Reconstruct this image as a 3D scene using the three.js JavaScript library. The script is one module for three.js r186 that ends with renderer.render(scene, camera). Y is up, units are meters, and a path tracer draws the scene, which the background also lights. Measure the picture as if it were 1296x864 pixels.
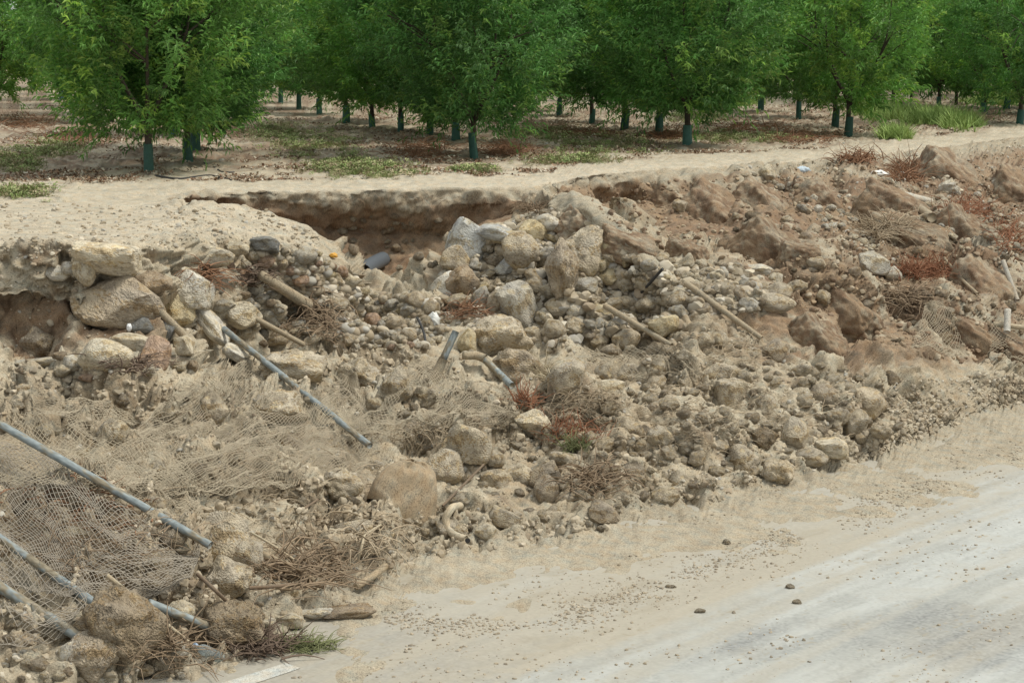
import * as THREE from 'three';
import { mergeVertices, toCreasedNormals } from 'three/addons/utils/BufferGeometryUtils.js';

// ------------------------------------------------------------------ camera, sky, sun, exposure
const scene = new THREE.Scene();
const F = 2400, PW = 1296, PH = 864, EYE = 4.07, PITCH = Math.atan(382 / F);     // focal length and size in photo pixels, eye height over the road
const camera = new THREE.PerspectiveCamera(2 * Math.atan(PH / 2 / F) * 180 / Math.PI, PW / PH, 0.1, 2000);
camera.position.set(0, EYE, 0);
camera.rotation.set(-PITCH, 0, 0);
camera.updateMatrixWorld(true);
scene.add(camera);

const SKY_W = 64, SKY_H = 32, skyData = new Float32Array(SKY_W * SKY_H * 4);
for (let j = 0; j < SKY_H; j++) for (let i = 0; i < SKY_W; i++) {
  const el = (j + 0.5) / SKY_H * Math.PI - Math.PI / 2, s = Math.max(0, Math.sin(el));
  const l = 0.37 + 0.32 * s, o = (j * SKY_W + i) * 4;                              // a thin even overcast: brighter overhead
  skyData[o] = l * 0.965; skyData[o + 1] = l; skyData[o + 2] = l * 0.97; skyData[o + 3] = 1;
}
const skyTex = new THREE.DataTexture(skyData, SKY_W, SKY_H, THREE.RGBAFormat, THREE.FloatType);
skyTex.mapping = THREE.EquirectangularReflectionMapping; skyTex.magFilter = THREE.LinearFilter; skyTex.minFilter = THREE.LinearFilter; skyTex.needsUpdate = true;
scene.background = skyTex; scene.environment = skyTex;

const sun = new THREE.DirectionalLight(0xfff8e8, 2.1);
sun.position.set(22, 34, -20); sun.target.position.set(0, 0, -24);
sun.castShadow = true; sun.shadow.radius = 26; sun.shadow.mapSize.set(4096, 4096);
Object.assign(sun.shadow.camera, { left: -40, right: 40, top: 40, bottom: -40, near: 1, far: 160 });
scene.add(sun, sun.target);

const renderer = new THREE.WebGLRenderer({ antialias: true });
renderer.toneMapping = THREE.LinearToneMapping;
renderer.toneMappingExposure = 1.57;
renderer.shadowMap.enabled = true;

// ------------------------------------------------------------------ helpers
function rng(seed) { let a = seed >>> 0; return () => { a = (a + 0x6D2B79F5) | 0; let t = Math.imul(a ^ (a >>> 15), 1 | a); t = (t + Math.imul(t ^ (t >>> 7), 61 | t)) ^ t; return ((t ^ (t >>> 14)) >>> 0) / 4294967296; }; }
const lerp = (a, b, t) => a + (b - a) * t, clamp = (x, a, b) => Math.max(a, Math.min(b, x));
const sst = (a, b, x) => { const t = clamp((x - a) / (b - a), 0, 1); return t * t * (3 - 2 * t); };
const V = (x, y, z) => new THREE.Vector3(x, y, z);
const PERM = new Uint8Array(512); { const r = rng(77), p = [...Array(256).keys()]; for (let i = 255; i > 0; i--) { const j = Math.floor(r() * (i + 1)); [p[i], p[j]] = [p[j], p[i]]; } for (let i = 0; i < 512; i++) PERM[i] = p[i & 255]; }
const GR = [[1,1,0],[-1,1,0],[1,-1,0],[-1,-1,0],[1,0,1],[-1,0,1],[1,0,-1],[-1,0,-1],[0,1,1],[0,-1,1],[0,1,-1],[0,-1,-1],[1,1,0],[-1,1,0],[0,-1,1],[0,-1,-1]];
function noise(x, y, z) {
  const X0 = Math.floor(x), Y0 = Math.floor(y), Z0 = Math.floor(z), fx = x - X0, fy = y - Y0, fz = z - Z0;
  const u = fx * fx * fx * (fx * (fx * 6 - 15) + 10), v = fy * fy * fy * (fy * (fy * 6 - 15) + 10), w = fz * fz * fz * (fz * (fz * 6 - 15) + 10);
  const X = X0 & 255, Y = Y0 & 255, Z = Z0 & 255;
  const g = (a, b, c, p, q, r) => { const h = GR[PERM[PERM[PERM[(X + a) & 255] + ((Y + b) & 255)] + ((Z + c) & 255)] & 15]; return h[0] * p + h[1] * q + h[2] * r; };
  return lerp(lerp(lerp(g(0,0,0,fx,fy,fz), g(1,0,0,fx-1,fy,fz), u), lerp(g(0,1,0,fx,fy-1,fz), g(1,1,0,fx-1,fy-1,fz), u), v),
    lerp(lerp(g(0,0,1,fx,fy,fz-1), g(1,0,1,fx-1,fy,fz-1), u), lerp(g(0,1,1,fx,fy-1,fz-1), g(1,1,1,fx-1,fy-1,fz-1), u), v), w);
}
const fbm = (x, y, z, o = 4) => { let s = 0, a = 0.5; for (let i = 0; i < o; i++) { s += a * noise(x, y, z); x = x * 2.03 + 17.1; y = y * 2.03 + 3.7; z = z * 2.03 + 9.2; a *= 0.5; } return s * 1.6; };
// rounded lumps: a cell noise whose cells are bumps of random height, some of them absent
function lumps(x, y, z, share) {
  const X = Math.floor(x), Y = Math.floor(y), Z = Math.floor(z); let best = 0;
  for (let a = -1; a <= 1; a++) for (let b = -1; b <= 1; b++) for (let c = -1; c <= 1; c++) {
    const h = PERM[PERM[PERM[(X + a) & 255] + ((Y + b) & 255)] + ((Z + c) & 255)];
    if (h / 255 > share) continue;
    const h2 = PERM[h + 91], h3 = PERM[h + 191], h4 = PERM[h2 + 33];
    const dx = X + a + 0.2 + 0.6 * h2 / 255 - x, dy = Y + b + 0.2 + 0.6 * h3 / 255 - y, dz = Z + c + 0.2 + 0.6 * h4 / 255 - z;
    const r = 0.45 + 0.45 * h3 / 255, q = 1 - (dx * dx + dy * dy + dz * dz) / (r * r);
    if (q > 0) best = Math.max(best, Math.sqrt(q) * r);
  }
  return best;
}
// photo pixel -> direction; a point follows from the height or the distance of what it lies on
const SP = Math.sin(PITCH), CP = Math.cos(PITCH);
function dirOf(px, py) { const cx = (px - PW / 2) / F, cy = -(py - PH / 2) / F; return [cx, -SP + cy * CP, -(CP + cy * SP)]; }
function onY(px, py, Y) { const d = dirOf(px, py), t = (Y - EYE) / d[1]; return V(d[0] * t, Y, d[2] * t); }
function atD(px, py, D) { const d = dirOf(px, py), t = -D / d[2]; return V(d[0] * t, EYE + d[1] * t, -D); }
function toPixel(p) { const x = p.x, y = p.y - EYE, z = p.z, f = -z * CP - y * SP, u = y * CP - z * SP; return [PW / 2 + F * x / f, PH / 2 - F * u / f, f]; }

const used = new Map();
function numbered(n) { const k = used.get(n) || 0; used.set(n, k + 1); return k ? `${n}_${String(k).padStart(3, '0')}` : n; }
function tag(o, label, category, group, kind) { o.userData.label = label; if (category) o.userData.category = category; if (group) o.userData.group = group; if (kind) o.userData.kind = kind; return o; }
function add(name, geo, mat, parent) { const m = new THREE.Mesh(geo, mat); m.name = parent ? name : numbered(name); m.castShadow = m.receiveShadow = true; (parent || scene).add(m); return m; }
function base(name, p) { const g = new THREE.Group(); g.name = numbered(name); g.position.copy(p); scene.add(g); return g; }

function tex(n, f, srgb, rep) {
  const d = new Uint8Array(n * n * 4);
  for (let j = 0; j < n; j++) for (let i = 0; i < n; i++) { const c = f(i / n, j / n), o = (j * n + i) * 4; for (let k = 0; k < 3; k++) d[o + k] = clamp(Math.round((c.length ? c[k] : c) * 255), 0, 255); d[o + 3] = 255; }
  const t = new THREE.DataTexture(d, n, n); t.wrapS = t.wrapT = THREE.RepeatWrapping; t.magFilter = THREE.LinearFilter; t.minFilter = THREE.LinearMipmapLinearFilter; t.generateMipmaps = true;
  if (srgb) t.colorSpace = THREE.SRGBColorSpace; if (rep) t.repeat.set(rep, rep); t.needsUpdate = true; return t;
}
// tileable gradient noise on the unit square
const tile = (u, v, f, s) => {
  f = Math.round(f); const x = u * f, y = v * f, X = Math.floor(x), Y = Math.floor(y), fx = x - X, fy = y - Y, su = fx * fx * (3 - 2 * fx), sv = fy * fy * (3 - 2 * fy);
  const g = (i, j) => { const h = PERM[PERM[((X + i) % f + s * 13) & 255] + (((Y + j) % f + s * 7) & 255)] / 255 * 6.2832; return Math.cos(h) * (fx - i) + Math.sin(h) * (fy - j); };
  return lerp(lerp(g(0, 0), g(1, 0), su), lerp(g(0, 1), g(1, 1), su), sv) * 1.3;
};
const soilTex = tex(512, (u, v) => { const a = tile(u, v, 9, 3) * 0.08 + tile(u, v, 34, 8) * 0.09 + tile(u, v, 90, 5) * 0.18 + tile(u, v, 190, 1) * 0.24; const w = tile(u, v, 14, 21) * 0.05; return [0.92 + a + w, 0.92 + a, 0.92 + a - w]; }, true);
const soilBump = tex(512, (u, v) => 0.5 + tile(u, v, 30, 8) * 0.12 + tile(u, v, 90, 5) * 0.28 + tile(u, v, 200, 11) * 0.3);
const rockTex = tex(256, (u, v) => { const a = tile(u, v, 5, 2) * 0.3 + tile(u, v, 16, 6) * 0.22 + tile(u, v, 60, 4) * 0.2; const m = sst(0.1, 0.35, tile(u, v, 4, 31) + tile(u, v, 22, 13) * 0.5); return [0.95 + a * 0.7 - m * 0.06, 0.94 + a * 0.7 - m * 0.10, 0.93 + a * 0.7 - m * 0.17]; }, true);
const rockBump = tex(256, (u, v) => 0.5 + tile(u, v, 8, 2) * 0.3 + tile(u, v, 30, 6) * 0.3 + tile(u, v, 80, 4) * 0.2);
const mat = (r, g, b, o = {}) => { const m = new THREE.MeshStandardMaterial({ roughness: 0.95, ...o }); m.color.setRGB(r, g, b); return m; };
const rockMat = (r, g, b, bump = 0.02) => mat(r, g, b, { map: rockTex, bumpMap: rockBump, bumpScale: bump, vertexColors: true });

// ------------------------------------------------------------------ the bank: profiles read along columns of the photograph
// each column: photo x, toe y, then knots [photo y, height over road] or [photo y, null, distance]; a missing knot is interpolated
const PLAT = 2.3;
const P = (py) => [py, PLAT];
const COLS = [
  // x, toe, base, mid, crest, back, floor, cliffBase, under, underLip, lip
  [-330, 985, [475, 1.33], [395, null, 16.4], P(322), 0, 0, 0, 0, 0, P(262)],
  [-120, 930, [470, 1.33], [392, null, 16.55], P(314), 0, 0, 0, 0, 0, P(257)],
  [0, 905, [462, 1.34], [385, null, 16.65], P(308), 0, 0, 0, 0, 0, P(254)],
  [60, 893, [455, 1.36], [385, null, 16.7], P(308), 0, 0, 0, 0, 0, P(252)],
  [120, 880, [455, 1.34], [375, null, 16.75], P(308), 0, 0, 0, 0, 0, P(249)],
  [190, 862, [458, 1.3], [375, null, 16.9], [307, 2.26], P(257), P(255), P(253), P(250), P(248), P(246)],
  [235, 846, [460, 1.22], [375, null, 17.25], [304, 2.22], [257, null, 20.2], [268, null, 20.6], [274, null, 21.2], [262, null, 21.95], [249, null, 21.9], P(244)],
  [300, 820, [455, 1.05], [375, null, 18.2], [300, 2.17], [260, null, 20.3], [280, null, 20.9], [290, null, 21.4], [268, null, 22.4], [250, null, 22.3], P(243)],
  [350, 795, [450, 1.0], [380, null, 18.5], [308, null, 18.95], [272, null, 20.0], [300, null, 20.7], [310, null, 21.4], [280, null, 22.5], [254, null, 22.4], P(242)],
  [395, 773, [448, 0.97], [388, null, 18.9], [322, null, 19.3], [294, null, 19.9], [318, null, 20.6], [336, null, 22.15], [288, null, 22.75], [258, null, 22.5], P(241)],
  [428, 760, [448, 0.96], [395, null, 19.1], [340, null, 19.4], [318, null, 19.8], [338, null, 20.5], [342, null, 22.3], [290, null, 22.9], [260, null, 22.6], P(240)],
  [455, 750, [446, 0.95], [408, 1.08], [378, 1.22], [368, 1.27], [358, 1.3], [350, null, 22.5], [294, null, 22.95], [262, null, 22.75], P(240)],
  [520, 712, [450, 0.92], [418, 1.03], [392, 1.14], [375, 1.2], [362, 1.26], [350, null, 22.6], [296, null, 23.0], [262, null, 22.75], P(239)],
  [558, 696, [450, 0.88], [405, null, 20.4], [352, null, 20.9], [345, null, 21.3], [345, null, 21.6], [346, null, 22.5], [298, null, 23.0], [260, null, 22.8], P(238)],
  [600, 690, [446, 0.85], [382, null, 20.35], [300, null, 21.0], [292, null, 21.3], [300, null, 21.7], [305, null, 22.2], [285, null, 22.9], [258, null, 22.8], P(238)],
  [645, 684, [442, 0.84], [370, null, 20.5], [284, null, 21.3], [276, null, 21.6], [278, null, 21.9], [282, null, 22.2], [272, null, 22.8], [256, null, 22.8], P(237)],
  [690, 677, [440, 0.84], [362, null, 20.7], [275, null, 21.6], [262, null, 21.9], [255, null, 22.2], [250, null, 22.5], [246, null, 22.7], [240, null, 22.8], P(234)],
  [735, 669, [436, 0.86], [358, null, 20.7], [270, null, 21.3], [260, null, 21.6], [285, null, 22.6], [296, null, 24.0], [262, null, 24.9], [236, null, 24.8], P(224)],
  [800, 652, [442, 0.86], [375, 1.28], [318, null, 20.7], [308, null, 21.0], [308, null, 21.8], [290, null, 24.2], [255, null, 25.9], [230, null, 25.75], P(216)],
  [870, 640, [462, 0.84], [418, 1.06], [376, 1.34], [362, 1.42], [335, null, 21.0], [300, null, 23.4], [258, null, 25.7], [230, null, 26.1], P(212)],
  [940, 618, [472, 0.76], [424, 1.0], [380, 1.28], [358, 1.38], [330, 1.55], [298, null, 23.6], [250, null, 26.3], [224, null, 26.6], P(208)],
  [1020, 600, [490, 0.62], [446, 0.82], [408, 1.02], [374, 1.24], [338, 1.46], [300, 1.7], [252, 1.95], [222, 2.12], P(203)],
  [1100, 577, [498, 0.46], [452, 0.68], [415, 0.86], [378, 1.12], [335, 1.42], [295, 1.68], [248, 1.94], [215, 2.13], P(195)],
  [1180, 546, [495, 0.32], [448, 0.6], [408, 0.88], [366, 1.15], [325, 1.42], [282, 1.7], [238, 1.96], [207, 2.14], P(187)],
  [1296, 508, [470, 0.28], [425, 0.6], [382, 0.9], [340, 1.2], [300, 1.48], [258, 1.75], [218, 1.98], [190, 2.15], P(172)],
  [1450, 470, [435, 0.28], [395, 0.6], [355, 0.9], [318, 1.2], [280, 1.48], [240, 1.75], [203, 1.98], [176, 2.15], P(158)],
  [1640, 430, [400, 0.28], [365, 0.6], [330, 0.9], [296, 1.2], [262, 1.48], [226, 1.75], [192, 1.98], [166, 2.15], P(148)],
].map(([x, toe, ...k]) => {
  const kn = k.map(q => !q ? null : q.length === 3 ? [q[0], q[2]] : [q[0], -onY(x, q[0], q[1]).z]);
  const b = kn[0], T = [toe, -onY(x, toe, 0.03).z], Yb = atD(x, b[0], b[1]).y;
  for (let i = 1; i < kn.length; i++) if (!kn[i]) { let j = i; while (!kn[j]) j++; const a = kn[i - 1]; for (let m = i; m < j; m++) { const t = (m - i + 1) / (j - i + 1); kn[m] = [lerp(a[0], kn[j][0], t), 1 / lerp(1 / a[1], 1 / kn[j][1], t)]; } }
  const fan = [[0.26, 0.3], [0.64, 0.66]].map(([t, h]) => { const py = lerp(toe, b[0], t); return [py, -onY(x, py, Math.max(0.05, Yb * h)).z]; });
  const apron = [toe + 150, -onY(x, toe + 150, -0.035).z], front = [toe + 320, -onY(x, toe + 320, -0.06).z];
  return { x, k: [front, apron, T, ...fan, ...kn] };
});
// k: 0 front 1 apron 2 toe 3 fan 4 fan 5 base 6 mid 7 crest 8 back 9 floor 10 cliffBase 11 under 12 underLip 13 lip
const SEGS = [4, 34, 40, 44, 44, 44, 44, 50, 26, 54, 40, 16, 12], UX0 = -330, UX1 = 1640, NU = 740;
function column(u) {
  let i = 0; while (i < COLS.length - 2 && COLS[i + 1].x < u) i++;
  const A = COLS[Math.max(0, i - 1)], B = COLS[i], C = COLS[i + 1], E = COLS[Math.min(COLS.length - 1, i + 2)], t = clamp((u - B.x) / (C.x - B.x), 0, 1);
  return B.k.map((b, n) => [0, 1].map(q => {                                    // monotone cubic through the columns
    const c = C.k[n][q], d = (c - b[q]) / (C.x - B.x), d0 = B.x > A.x ? (b[q] - A.k[n][q]) / (B.x - A.x) : d, d1 = E.x > C.x ? (E.k[n][q] - c) / (E.x - C.x) : d;
    const m0 = d0 * d > 0 ? 2 * d0 * d / (d0 + d) : 0, m1 = d1 * d > 0 ? 2 * d1 * d / (d1 + d) : 0, h = C.x - B.x, t2 = t * t, t3 = t2 * t;
    return (2 * t3 - 3 * t2 + 1) * b[q] + (t3 - 2 * t2 + t) * h * m0 + (3 * t2 - 2 * t3) * c + (t3 - t2) * h * m1;
  }));
}
// raised and sunken features of the slope: polyline in photo pixels, height in metres, half width in pixels
const SLAB = [[700, 246], [760, 280], [830, 332], [880, 372]];
const FEAT = [
  [SLAB, 0.14, 15], [[[1275, 232], [1310, 262]], -0.2, 20], [[[10, 405], [50, 425]], -0.34, 32], [[[106, 375], [118, 402]], -0.3, 13], 
  [[[560, 470], [680, 470]], -0.1, 26], [[[470, 520], [590, 525]], 0.12, 30], [[[330, 500], [400, 560]], 0.14, 40], [[[250, 610], [330, 590]], 0.14, 30], [[[880, 455], [960, 480], [1040, 490]], 0.1, 30],
  [[[700, 520], [820, 520]], 0.12, 30], [[[820, 590], [920, 570]], -0.1, 28], [[[60, 500], [200, 520]], 0.14, 24], [[[380, 660], [470, 650]], -0.12, 30], [[[1085, 405], [1135, 400]], -0.22, 22], [[[1125, 430], [1240, 470]], 0.14, 26],
];
// slumped steps of the slope: a crest line, its height, how far the top runs back and how wide the bare earth face below it is (pixels)
const SCARP = [
  [[[870, 240], [900, 245], [930, 262], [946, 285]], 0.36, 45, 34], [[[915, 240], [954, 240], [980, 272]], 0.3, 40, 26], [[[930, 282], [993, 326], [1024, 356], [1062, 364]], 0.36, 40, 26], [[[990, 303], [1034, 310]], 0.22, 30, 22],
  [[[1005, 338], [1063, 362], [1095, 392], [1124, 420]], 0.34, 50, 36], [[[1054, 233], [1100, 240], [1126, 257], [1142, 276]], 0.4, 46, 34], [[[1090, 282], [1142, 284], [1180, 300], [1206, 315]], 0.36, 44, 34],
  [[[1172, 258], [1235, 310], [1254, 348]], 0.28, 40, 22], [[[1208, 312], [1250, 345], [1290, 382]], 0.34, 40, 30], [[[1160, 370], [1220, 400], [1260, 428], [1300, 452]], 0.26, 40, 24], [[[1262, 222], [1300, 246], [1340, 270]], 0.3, 40, 28],
  [[[828, 236], [850, 240], [866, 262]], 0.24, 30, 22], [[[1140, 205], [1185, 228], [1215, 255]], 0.2, 36, 18], [[[985, 225], [1020, 240], [1040, 262]], 0.2, 30, 16],
];
function scarp(x, y, [pl, amp, back, face], wob) {
  let best = 1e9, up = 0, T = 0; const n = pl.length - 1;
  for (let i = 0; i < n; i++) { const [ax, ay] = pl[i], [bx, by] = pl[i + 1], dx = bx - ax, dy = by - ay, t = clamp(((x - ax) * dx + (y - ay) * dy) / (dx * dx + dy * dy), 0, 1), d = Math.hypot(x - ax - dx * t, y - ay - dy * t); if (d < best) { best = d; up = dy * (x - ax) - dx * (y - ay); T = (i + t) / n; } }
  const tp = sst(0, 0.14, T) * sst(1, 0.86, T), s = (up > 0 ? best : -best) + wob;
  if (s >= 0) return s > back ? [0, 0, 0] : [amp * tp * (1 - sst(0, 1, s / back)), tp * (1 - sst(4, 16, s)), 0];
  const q = -s / face; if (q > 2.2) return [0, 0, 0];
  const h = q < 0.8 ? lerp(1, -0.3, sst(0, 0.8, q)) : lerp(-0.3, 0, sst(0.8, 2.2, q));
  return [amp * tp * h, 0, tp * (1 - sst(0.9, 1.5, q))];
}
function segDist(x, y, pl) { let m = 1e9; for (let i = 0; i + 1 < pl.length; i++) { const [ax, ay] = pl[i], [bx, by] = pl[i + 1], dx = bx - ax, dy = by - ay, t = clamp(((x - ax) * dx + (y - ay) * dy) / (dx * dx + dy * dy), 0, 1); m = Math.min(m, Math.hypot(x - ax - dx * t, y - ay - dy * t)); } return m; }

const NV0 = SEGS.reduce((a, b) => a + b, 0), NEAR = 90, FAR = 24, NV = NV0 + NEAR + FAR + 1;
const TP = new Float32Array((NU + 1) * NV * 3), TK = new Float32Array((NU + 1) * NV), TPY = new Float32Array((NU + 1) * NV);
for (let i = 0; i <= NU; i++) {
  const u = lerp(UX0, UX1, i / NU), k = column(u); let row = 0;
  const put = (p, kk, py) => { const o = i * NV + row; TP[o * 3] = p.x; TP[o * 3 + 1] = p.y; TP[o * 3 + 2] = p.z; TK[o] = kk; TPY[o] = py; row++; };
  SEGS.forEach((n, s) => { for (let q = 0; q < n; q++) { const t = q / n, a = k[s], b = k[s + 1], py = lerp(a[0], b[0], t), A = atD(u, a[0], a[1]), B = atD(u, b[0], b[1]); put(A.lerp(B, t), s + t, py); } });
  const lipD = k[13][1];
  for (let q = 0; q < NEAR; q++) { const D = lipD + (q / NEAR) ** 1.35 * 22, d = dirOf(u, 300); put(V(-d[0] * D / d[2], PLAT, -D), 13 + q / NEAR, 0); }
  for (let q = 0; q <= FAR; q++) { const D = lipD + 22 + (q / FAR) ** 2 * 500, d = dirOf(u, 300); put(V(-d[0] * D / d[2], PLAT, -D), 14, 0); }
}
// soften the creases between knots, then displace along the normals
{ const c = TP.slice(); for (let pass = 0; pass < 3; pass++) { for (let i = 0; i <= NU; i++) for (let j = 4; j < NV0 - 32; j++) { const o = (i * NV + j) * 3; for (let q = 0; q < 3; q++) c[o + q] = (TP[o - 6 + q] + TP[o - 3 + q] + TP[o + q] + TP[o + 3 + q] + TP[o + 6 + q]) / 5; } TP.set(c); } }
function normalAt(i, j, out) {
  const a = (Math.max(0, i - 1) * NV + j) * 3, b = (Math.min(NU, i + 1) * NV + j) * 3, c = (i * NV + Math.max(0, j - 1)) * 3, d = (i * NV + Math.min(NV - 1, j + 1)) * 3;
  const ux = TP[b] - TP[a], uy = TP[b + 1] - TP[a + 1], uz = TP[b + 2] - TP[a + 2], vx = TP[d] - TP[c], vy = TP[d + 1] - TP[c + 1], vz = TP[d + 2] - TP[c + 2];
  out.set(uy * vz - uz * vy, uz * vx - ux * vz, ux * vy - uy * vx).normalize(); return out;
}
const TC = new Float32Array((NU + 1) * NV * 3), MARK = new Float32Array((NU + 1) * NV * 2);
{
  const n = V(0, 0, 0), D = new Float32Array((NU + 1) * NV * 3);
  for (let i = 0; i <= NU; i++) { const u = lerp(UX0, UX1, i / NU); for (let j = 0; j < NV0; j++) {
    const o = i * NV + j, x = TP[o * 3], y = TP[o * 3 + 1], z = TP[o * 3 + 2], k = TK[o], py = TPY[o]; if (k < 2) continue;
    normalAt(i, j, n); if (n.y < 0 && k < 8) n.negate();
    let h = 0, crest = 0, bare = 0; const hold = 1 - sst(11.6, 12.9, k);
    if (u > -60 && u < 1400) for (const [pl, amp, w] of FEAT) { const d = segDist(u, py, pl); if (d < w * 1.6) { const e = d / (w * 1.6) + fbm(x * 5, y * 5, z * 5, 2) * 0.25; h += amp * (1 - sst(0, 1, clamp(e, 0, 1))); } }
    if (u > 800 && k > 5.5) for (const sc of SCARP) { const [a, c0, f0] = scarp(u, py, sc, fbm(x * 1.3, y * 1.3, z * 1.3, 2) * 5); h += a; crest = Math.max(crest, c0); bare = Math.max(bare, f0); }
    MARK[o * 2] = crest; MARK[o * 2 + 1] = bare; h *= hold; if (u > 800) h *= 0.42;
    D[o * 3] = n.x * h; D[o * 3 + 1] = n.y * h; D[o * 3 + 2] = n.z * h;
  } }
  for (let q = 0; q < TP.length; q++) TP[q] += D[q];
  for (let o = 0; o < TK.length; o++) if (TK[o] > 8 && TK[o] < 13 && TP[o * 3 + 1] > PLAT - 0.03) TP[o * 3 + 1] = PLAT - 0.03;
}
// soils (linear base colours)
const DUST = [0.435, 0.38, 0.288], MUD = [0.345, 0.285, 0.205], RED = [0.225, 0.148, 0.094], OCHRE = [0.29, 0.207, 0.134], CRUST = [0.39, 0.345, 0.265], SAND = [0.50, 0.44, 0.345], PEAT = [0.215, 0.16, 0.11], LITTER = [0.34, 0.268, 0.2];
const mix = (a, b, t) => [lerp(a[0], b[0], t), lerp(a[1], b[1], t), lerp(a[2], b[2], t)];
{
  const n = V(0, 0, 0), mark = [0, 0], D = new Float32Array((NU + 1) * NV * 3);
  for (let i = 0; i <= NU; i++) {
    const u = lerp(UX0, UX1, i / NU);
    for (let j = 0; j < NV; j++) {
      const o = i * NV + j, k = TK[o], py = TPY[o]; let x = TP[o * 3], y = TP[o * 3 + 1], z = TP[o * 3 + 2];
      normalAt(i, j, n); if (n.y < -0.2 && k < 8) n.negate();
      let h = 0, c; mark[0] = MARK[o * 2]; mark[1] = MARK[o * 2 + 1];
      const cliff = sst(9.6, 10.1, k) * (1 - sst(12.9, 13.1, k)) * sst(190, 240, u) * (1 - sst(1000, 1060, u) * 0.5);
      const right = sst(870, 980, u) * sst(5.2, 5.9, k) * (1 - sst(12.7, 13, k));
      const face = (1 - sst(150, 240, u)) * sst(5, 5.5, k) * (1 - sst(6.8, 7.3, k));
      const fan = sst(1.75, 2.15, k) * (1 - sst(12.2, 13, k));
      const slab = (u > 690 && u < 890) ? (1 - sst(10, 20, segDist(u, py, SLAB))) * (k < 9 ? 1 : 0) : 0;
      if (k < 13) {
        const soft = 1 - 0.8 * slab, low = sst(2, 3.2, k) * (1 - sst(6, 8, k)) ;
        const fr = right * 0.7 + cliff * 0.5;
        const wx = x, wy = y, wz = z; { const q = 0.09; x += fbm(wx * 5 + 3, wy * 5, wz * 5, 2) * q; y += fbm(wx * 5, wy * 5 + 9, wz * 5, 2) * q; z += fbm(wx * 5, wy * 5, wz * 5 + 5, 2) * q; }
        const rough = 0.25 + 0.95 * sst(-0.28, 0.22, fbm(wx * 0.9 + 20, wy * 0.9, wz * 0.9, 3));
        const fine = 1 - 0.85 * sst(17, 23, -z), mid = 1 - 0.45 * sst(19, 25, -z);
        const cl = 1 - cliff * 0.7, tg = 1 - 0.6 * sst(6.6, 7.1, k) * (1 - sst(8.5, 9.2, k)) * (u < 420 ? 1 : 0);
        h += fan * fbm(x * 1.1, y * 1.1, z * 1.1, 3) * 0.16 * soft * (1 - cliff * 0.6) * tg;
        h += fan * (lumps(x * 2.6, y * 2.6, z * 2.6, 0.5) - 0.25) * 0.3 * rough * (1 - fr * 0.55) * soft * (1 - face * 0.6) * cl * tg;
        h += fan * (lumps(x * 6.1 + 9, y * 6.1, z * 6.1, 0.6) - 0.3) * 0.17 * rough * (1 - fr * 0.4) * soft * cl * tg;
        h += fan * (lumps(x * 13.7, y * 13.7 + 5, z * 13.7, 0.6) - 0.3) * 0.075 * mid * rough * (1 - fr * 0.2) * soft * cl * tg;
        h += fan * (lumps(x * 29, y * 29 + 5, z * 29, 0.55) - 0.3) * 0.032 * fine * rough * soft * cl * tg;
        h += fan * fbm(x * 7, y * 7, z * 7, -z > 20 ? 2 : 3) * 0.05 * mid * (1 - cliff * 0.4) * tg;
        // bare earth: ragged vertical breaks and weak bedding
        h += (right * 0.12 + cliff * 0.8) * (Math.abs(noise((x + z * 0.95) * 2.3 + 4, y * 0.7, 2.2)) - 0.25) * -0.14 * (1 - sst(11.6, 12.8, k));
        h += (right + cliff) * (fbm(x * 3.2, y * 3.2, z * 3.2, 3) * 0.09 + noise(x * 2, y * 11, z * 2) * 0.02);
        x = wx; y = wy; z = wz;
        h += cliff * sst(11.3, 11.9, k) * (fbm(x * 2.6, y * 2.6, z * 2.6, 4) * 0.09 + (lumps(x * 11, y * 11, z * 11, 0.5) - 0.2) * 0.04) * (1 - sst(12.7, 13, k));
        if (k < 2.6) h += (fbm(x * 0.9 + 3, 0, z * 0.9, 3) * 0.05 + fbm(x * 4, 0, z * 4, 2) * 0.014 + (lumps(x * 9, 1, z * 9, 0.35)) * 0.05 * sst(1.4, 2.1, k)) * sst(0.9, 1.3, k) - (u < 440 && k < 1.95 ? 0.05 * (1 - sst(400, 440, u)) : 0);
      } else {
        const e = sst(13, 13.08, k), far = k < 14 ? 1 : 0;
        h += (fbm(x * 0.5, 3, z * 0.5, 3) * 0.07 * e + fbm(x * 4, 1, z * 4, 3) * 0.03 + lumps(x * 8, 2, z * 8, 0.25) * 0.03 * e + sst(13.2, 13.4, k) * (lumps(x * 5, 4, z * 5, 0.4) * 0.07 + fbm(x * 11, 2, z * 11, 2) * 0.03)) * far;
      }
      if (k < 13) h *= 1 - 0.92 * (1 - sst(195, 235, u)) * sst(7.0, 7.4, k);
      D[o * 3] = n.x * h; D[o * 3 + 1] = n.y * h; D[o * 3 + 2] = n.z * h;
      // what the ground is made of, with ragged borders
      const a = fbm(x * 0.7 + 11, y * 0.7, z * 0.7, 4), b = fbm(x * 2.3, y * 2.3 + 7, z * 2.3, 4), f = fbm(x * 9, y * 9, z * 9 + 3, 3);
      c = mix(DUST, MUD, sst(-0.2, 0.35, a * 0.6 + b * 0.55 + f * 0.35));
      c = mix(c, PEAT, sst(0.34, 0.6, b + f * 0.3) * 0.55);
      const toeMud = 1 - sst(2.0, 2.7, k + b * 0.3); c = mix(c, mix([0.325, 0.28, 0.21], [0.4, 0.355, 0.275], clamp(0.5 + b * 0.9 + f * 0.15 + a * 0.4, 0, 1)), toeMud * 0.95);
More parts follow.
